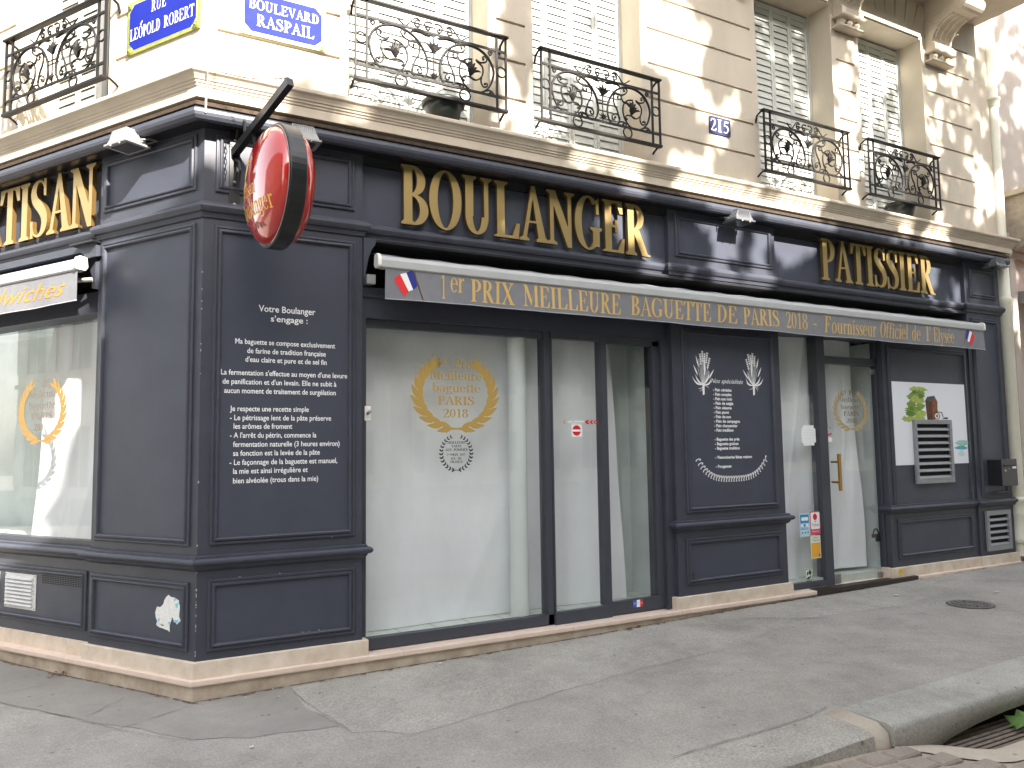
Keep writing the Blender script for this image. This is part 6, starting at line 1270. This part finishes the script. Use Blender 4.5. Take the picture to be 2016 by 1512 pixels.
v = [(4.42 + (p[0] * .8) * .26 + p[1] * .02, -2.76 + (p[1] - .4) * .22, -.165 + .10 * p[0] + .02 * math.sin(p[1] * 6)) for p in LP]; c = (4.52, -2.76, -.11); mb.add(v + [c], [[i, (i + 1) % len(LP), len(LP)] for i in range(len(LP))]); mb.build('blade', mat('plane leaf green', (.13, .24, .06), .6, noise=.3, nscale=20), wd)
# ------------------------------------------------------------------ trees that throw the dappled shade (they stand behind the camera)
def vnoise(seed):
    cache = {}
    def h(i, j):
        k = (i, j)
        if k not in cache: cache[k] = random.Random(i * 7349 + j * 9157 + seed).random()
        return cache[k]
    def f(x, y):
        i, j = math.floor(x), math.floor(y); a, b = x - i, y - j; a = a * a * (3 - 2 * a); b = b * b * (3 - 2 * b)
        return (h(i, j) * (1 - a) + h(i + 1, j) * a) * (1 - b) + (h(i, j + 1) * (1 - a) + h(i + 1, j + 1) * a) * b
    return f
N1, N2, N3 = vnoise(1), vnoise(2), vnoise(3)
SX, SZ = TRAVEL.x / TRAVEL.y, TRAVEL.z / TRAVEL.y
def want(x, z):
    """how leafy the crowns are along the sun line that meets the facade at x,z"""
    n = .46 * N1(x * 1.5, z * 1.3) + .32 * N2(x * 3.6, z * 2.8) + .22 * N3(x * 8, z * 6)
    th = .0
    if z < 3.0: th = 1.0
    else: th = .535 - (.08 if 2.4 < x < 3.5 else 0) + (.04 if x > 4.6 else 0) + (.07 if x > 8.4 else 0)
    if 3.0 <= z < 3.95: th = .68 if x < 3.6 else .585
    if 2.72 <= z < 3.0 and x > 2.5: th = .68 if x > 6 else .80
    if x < 1.9:
        e = sstep(2.3, 1.6, x) * sstep(4.1, 4.4, z); e = max(e, sstep(.62, .38, x) * sstep(3.35, 3.9, z)); th = th * (1 - e)
    if x < -.35 and z > 1.9: th = th * (1 - sstep(-.35, -.8, x)) * 1.0
    if x < -2.2: th = .2 if z > 1.5 else 1
    return n < th
LEAFM = mat('tree leaves', (.06, .11, .025), .55, noise=.3, nscale=3)
BARK = mat('plane bark', (.26, .24, .18), .85, noise=.35, nscale=6, bump=.4, bscale=20)
def tree(x, y, seed, label, xr, n):
    t = thing('plane_tree', label, 'tree', (x, -y, -.1)); r_ = random.Random(seed)
    mb = B(); mb.smooth = True; mb.tube([(x, y, -.15), (x + .04, y, 1.5), (x - .02, y + .03, 3.2), (x + .05, y, 4.6)], [.27, .22, .19, .17], 12); mb.build('trunk', BARK, t)
    tips = []
    for k in range(9):
        a = r_.uniform(0, 6.28); L = r_.uniform(2.0, 4.2); z1 = r_.uniform(6, 12); mb = B(); mb.smooth = True
        p1 = (x + math.cos(a) * L * .4, y + math.sin(a) * L * .3, 4.4 + (z1 - 4.4) * .5); p2 = (x + math.cos(a) * L, y + math.sin(a) * L * .6, z1)
        mb.tube([(x, y, 4.2), p1, p2], [.11, .06, .015], 7); mb.build('limb', BARK, t)
    mb = B(); c = 0; tries = 0
    while c < n and tries < n * 8:
        tries += 1; px = r_.uniform(*xr); py = r_.uniform(y - 2.4, y + 2.0)
        k = (0 - py); zlo, zhi = 3.3, 13.5; pz = r_.uniform(zlo, zhi)
        s = -py; fx_, fz_ = px + SX * s, pz + SZ * s
        if pz > 12.2 + .8 * math.sin(px * 1.3) or not want(fx_, fz_): continue
        c += 1; s_ = r_.uniform(.08, .15) if fz_ > 2.9 else r_.uniform(.13, .19)
        a = Vector((r_.gauss(0, 1), r_.gauss(0, 1), r_.gauss(0, 1))).normalized(); b = a.orthogonal().normalized(); q = r_.uniform(0, 6.28); b = (Matrix.Rotation(q, 3, a) @ b); e = a.cross(b)
        p = Vector((px, py, pz)); mb.add([tuple(p + b * s_), tuple(p + e * s_ * .75), tuple(p - b * s_ * .9), tuple(p - e * s_ * .75)], [(0, 1, 2, 3)])
    mb.build('crown', LEAFM, t); return t
tree(-.6, -9.6, 1, 'tall plane tree behind the viewer, nearest the street corner', (-3.8, 2.6), 24000)
tree(5.2, -9.4, 2, 'tall plane tree behind the viewer, opposite the middle of the shop', (2.2, 7.6), 23000)
TR = tree(10.8, -9.8, 3, 'tall plane tree behind the viewer, opposite the right end of the shop', (7.2, 15.5), 29000)
# ------------------------------------------------------------------ buildings across the streets (seen only as reflections)
FB = mat('far facade stone', (.62, .56, .46), .85, noise=.12, nscale=.6)
FG = mat('far window glass', (.05, .06, .07), .1)
def far_building(label, origin, ang, width, floors, fh=3.1):
    t = thing('apartment_block', label, 'building', (origin[0], -origin[1], -.1)); ca, sa = math.cos(ang), math.sin(ang)
    def X(mb): mb.v = [(origin[0] + x * ca - y * sa, origin[1] + x * sa + y * ca, z) for x, y, z in mb.v]; return mb
    H = floors * fh + 1
    X(B().box(0, width, -8, 0, -.2, H)).build('wall', FB, t)
    mb = B().box(-.1, width + .1, 0, .25, H - .4, H)
    for f in range(1, floors): mb.box(0, width, 0, .12, f * fh + .9, f * fh + 1.05)
    X(mb).build('cornice', STONE, t)
    X(B().side([(.1, H), (-2, H + 2.6), (-8, H + 2.6), (-8, H)], 0, width)).build('roof', mat('zinc roof', (.2, .22, .24), .5), t)
    nwin = int(width / 2.6)
    for f in range(floors):
        for i in range(nwin):
            x = .9 + i * 2.6; z = f * fh + (1.4 if f else .6)
            wn = X(B().box(x - .08, x, 0, .05, z, z + 2.0).box(x + 1.1, x + 1.18, 0, .05, z, z + 2).box(x - .08, x + 1.18, 0, .08, z + 2, z + 2.12).box(x + .52, x + .58, .0, .02, z, z + 2)).build('window', STONE, t)
            X(B().poly([(x, z), (x + 1.1, z), (x + 1.1, z + 2), (x, z + 2)], .01)).build('pane', FG, wn)
            X(B().box(x - .6, x - .09, .02, .06, z, z + 2).box(x + 1.19, x + 1.7, .02, .06, z, z + 2)).build('shutter', SHUT, wn)
for i, (dx, lb_) in enumerate(((18.5, 'tall plane tree beyond the right end of the shop, out of view'), (27.5, 'farther tall plane tree along the boulevard to the right, out of view'), (37, 'farthest tall plane tree along the boulevard to the right, out of view'))):
    c_ = copy_tree(TR); c_.location = (dx, -9.5 - .3 * i, -.1); c_['label'] = lb_
far_building('pale stone apartment block across the boulevard behind the viewer', (70, -30), math.pi, 98, 6)
LD = (-CT, ST); LN = (-ST, -CT)
ox, oy = LN[0] * 12 + LD[0] * 22, LN[1] * 12 + LD[1] * 22
far_building('cream apartment block across the side street with grey shutters', (ox, oy), math.atan2(-ST, CT) + math.pi if False else math.atan2(-LD[1], -LD[0]) + math.pi, 1, 1) if False else None
# facade direction from far end back to the corner, outward normal facing our left facade
ang = math.atan2(LD[1], LD[0]); far_building('cream apartment block across the side street with grey shutters', (LN[0] * 12 - LD[0] * 1.5, LN[1] * 12 - LD[1] * 1.5), ang, 26, 4)
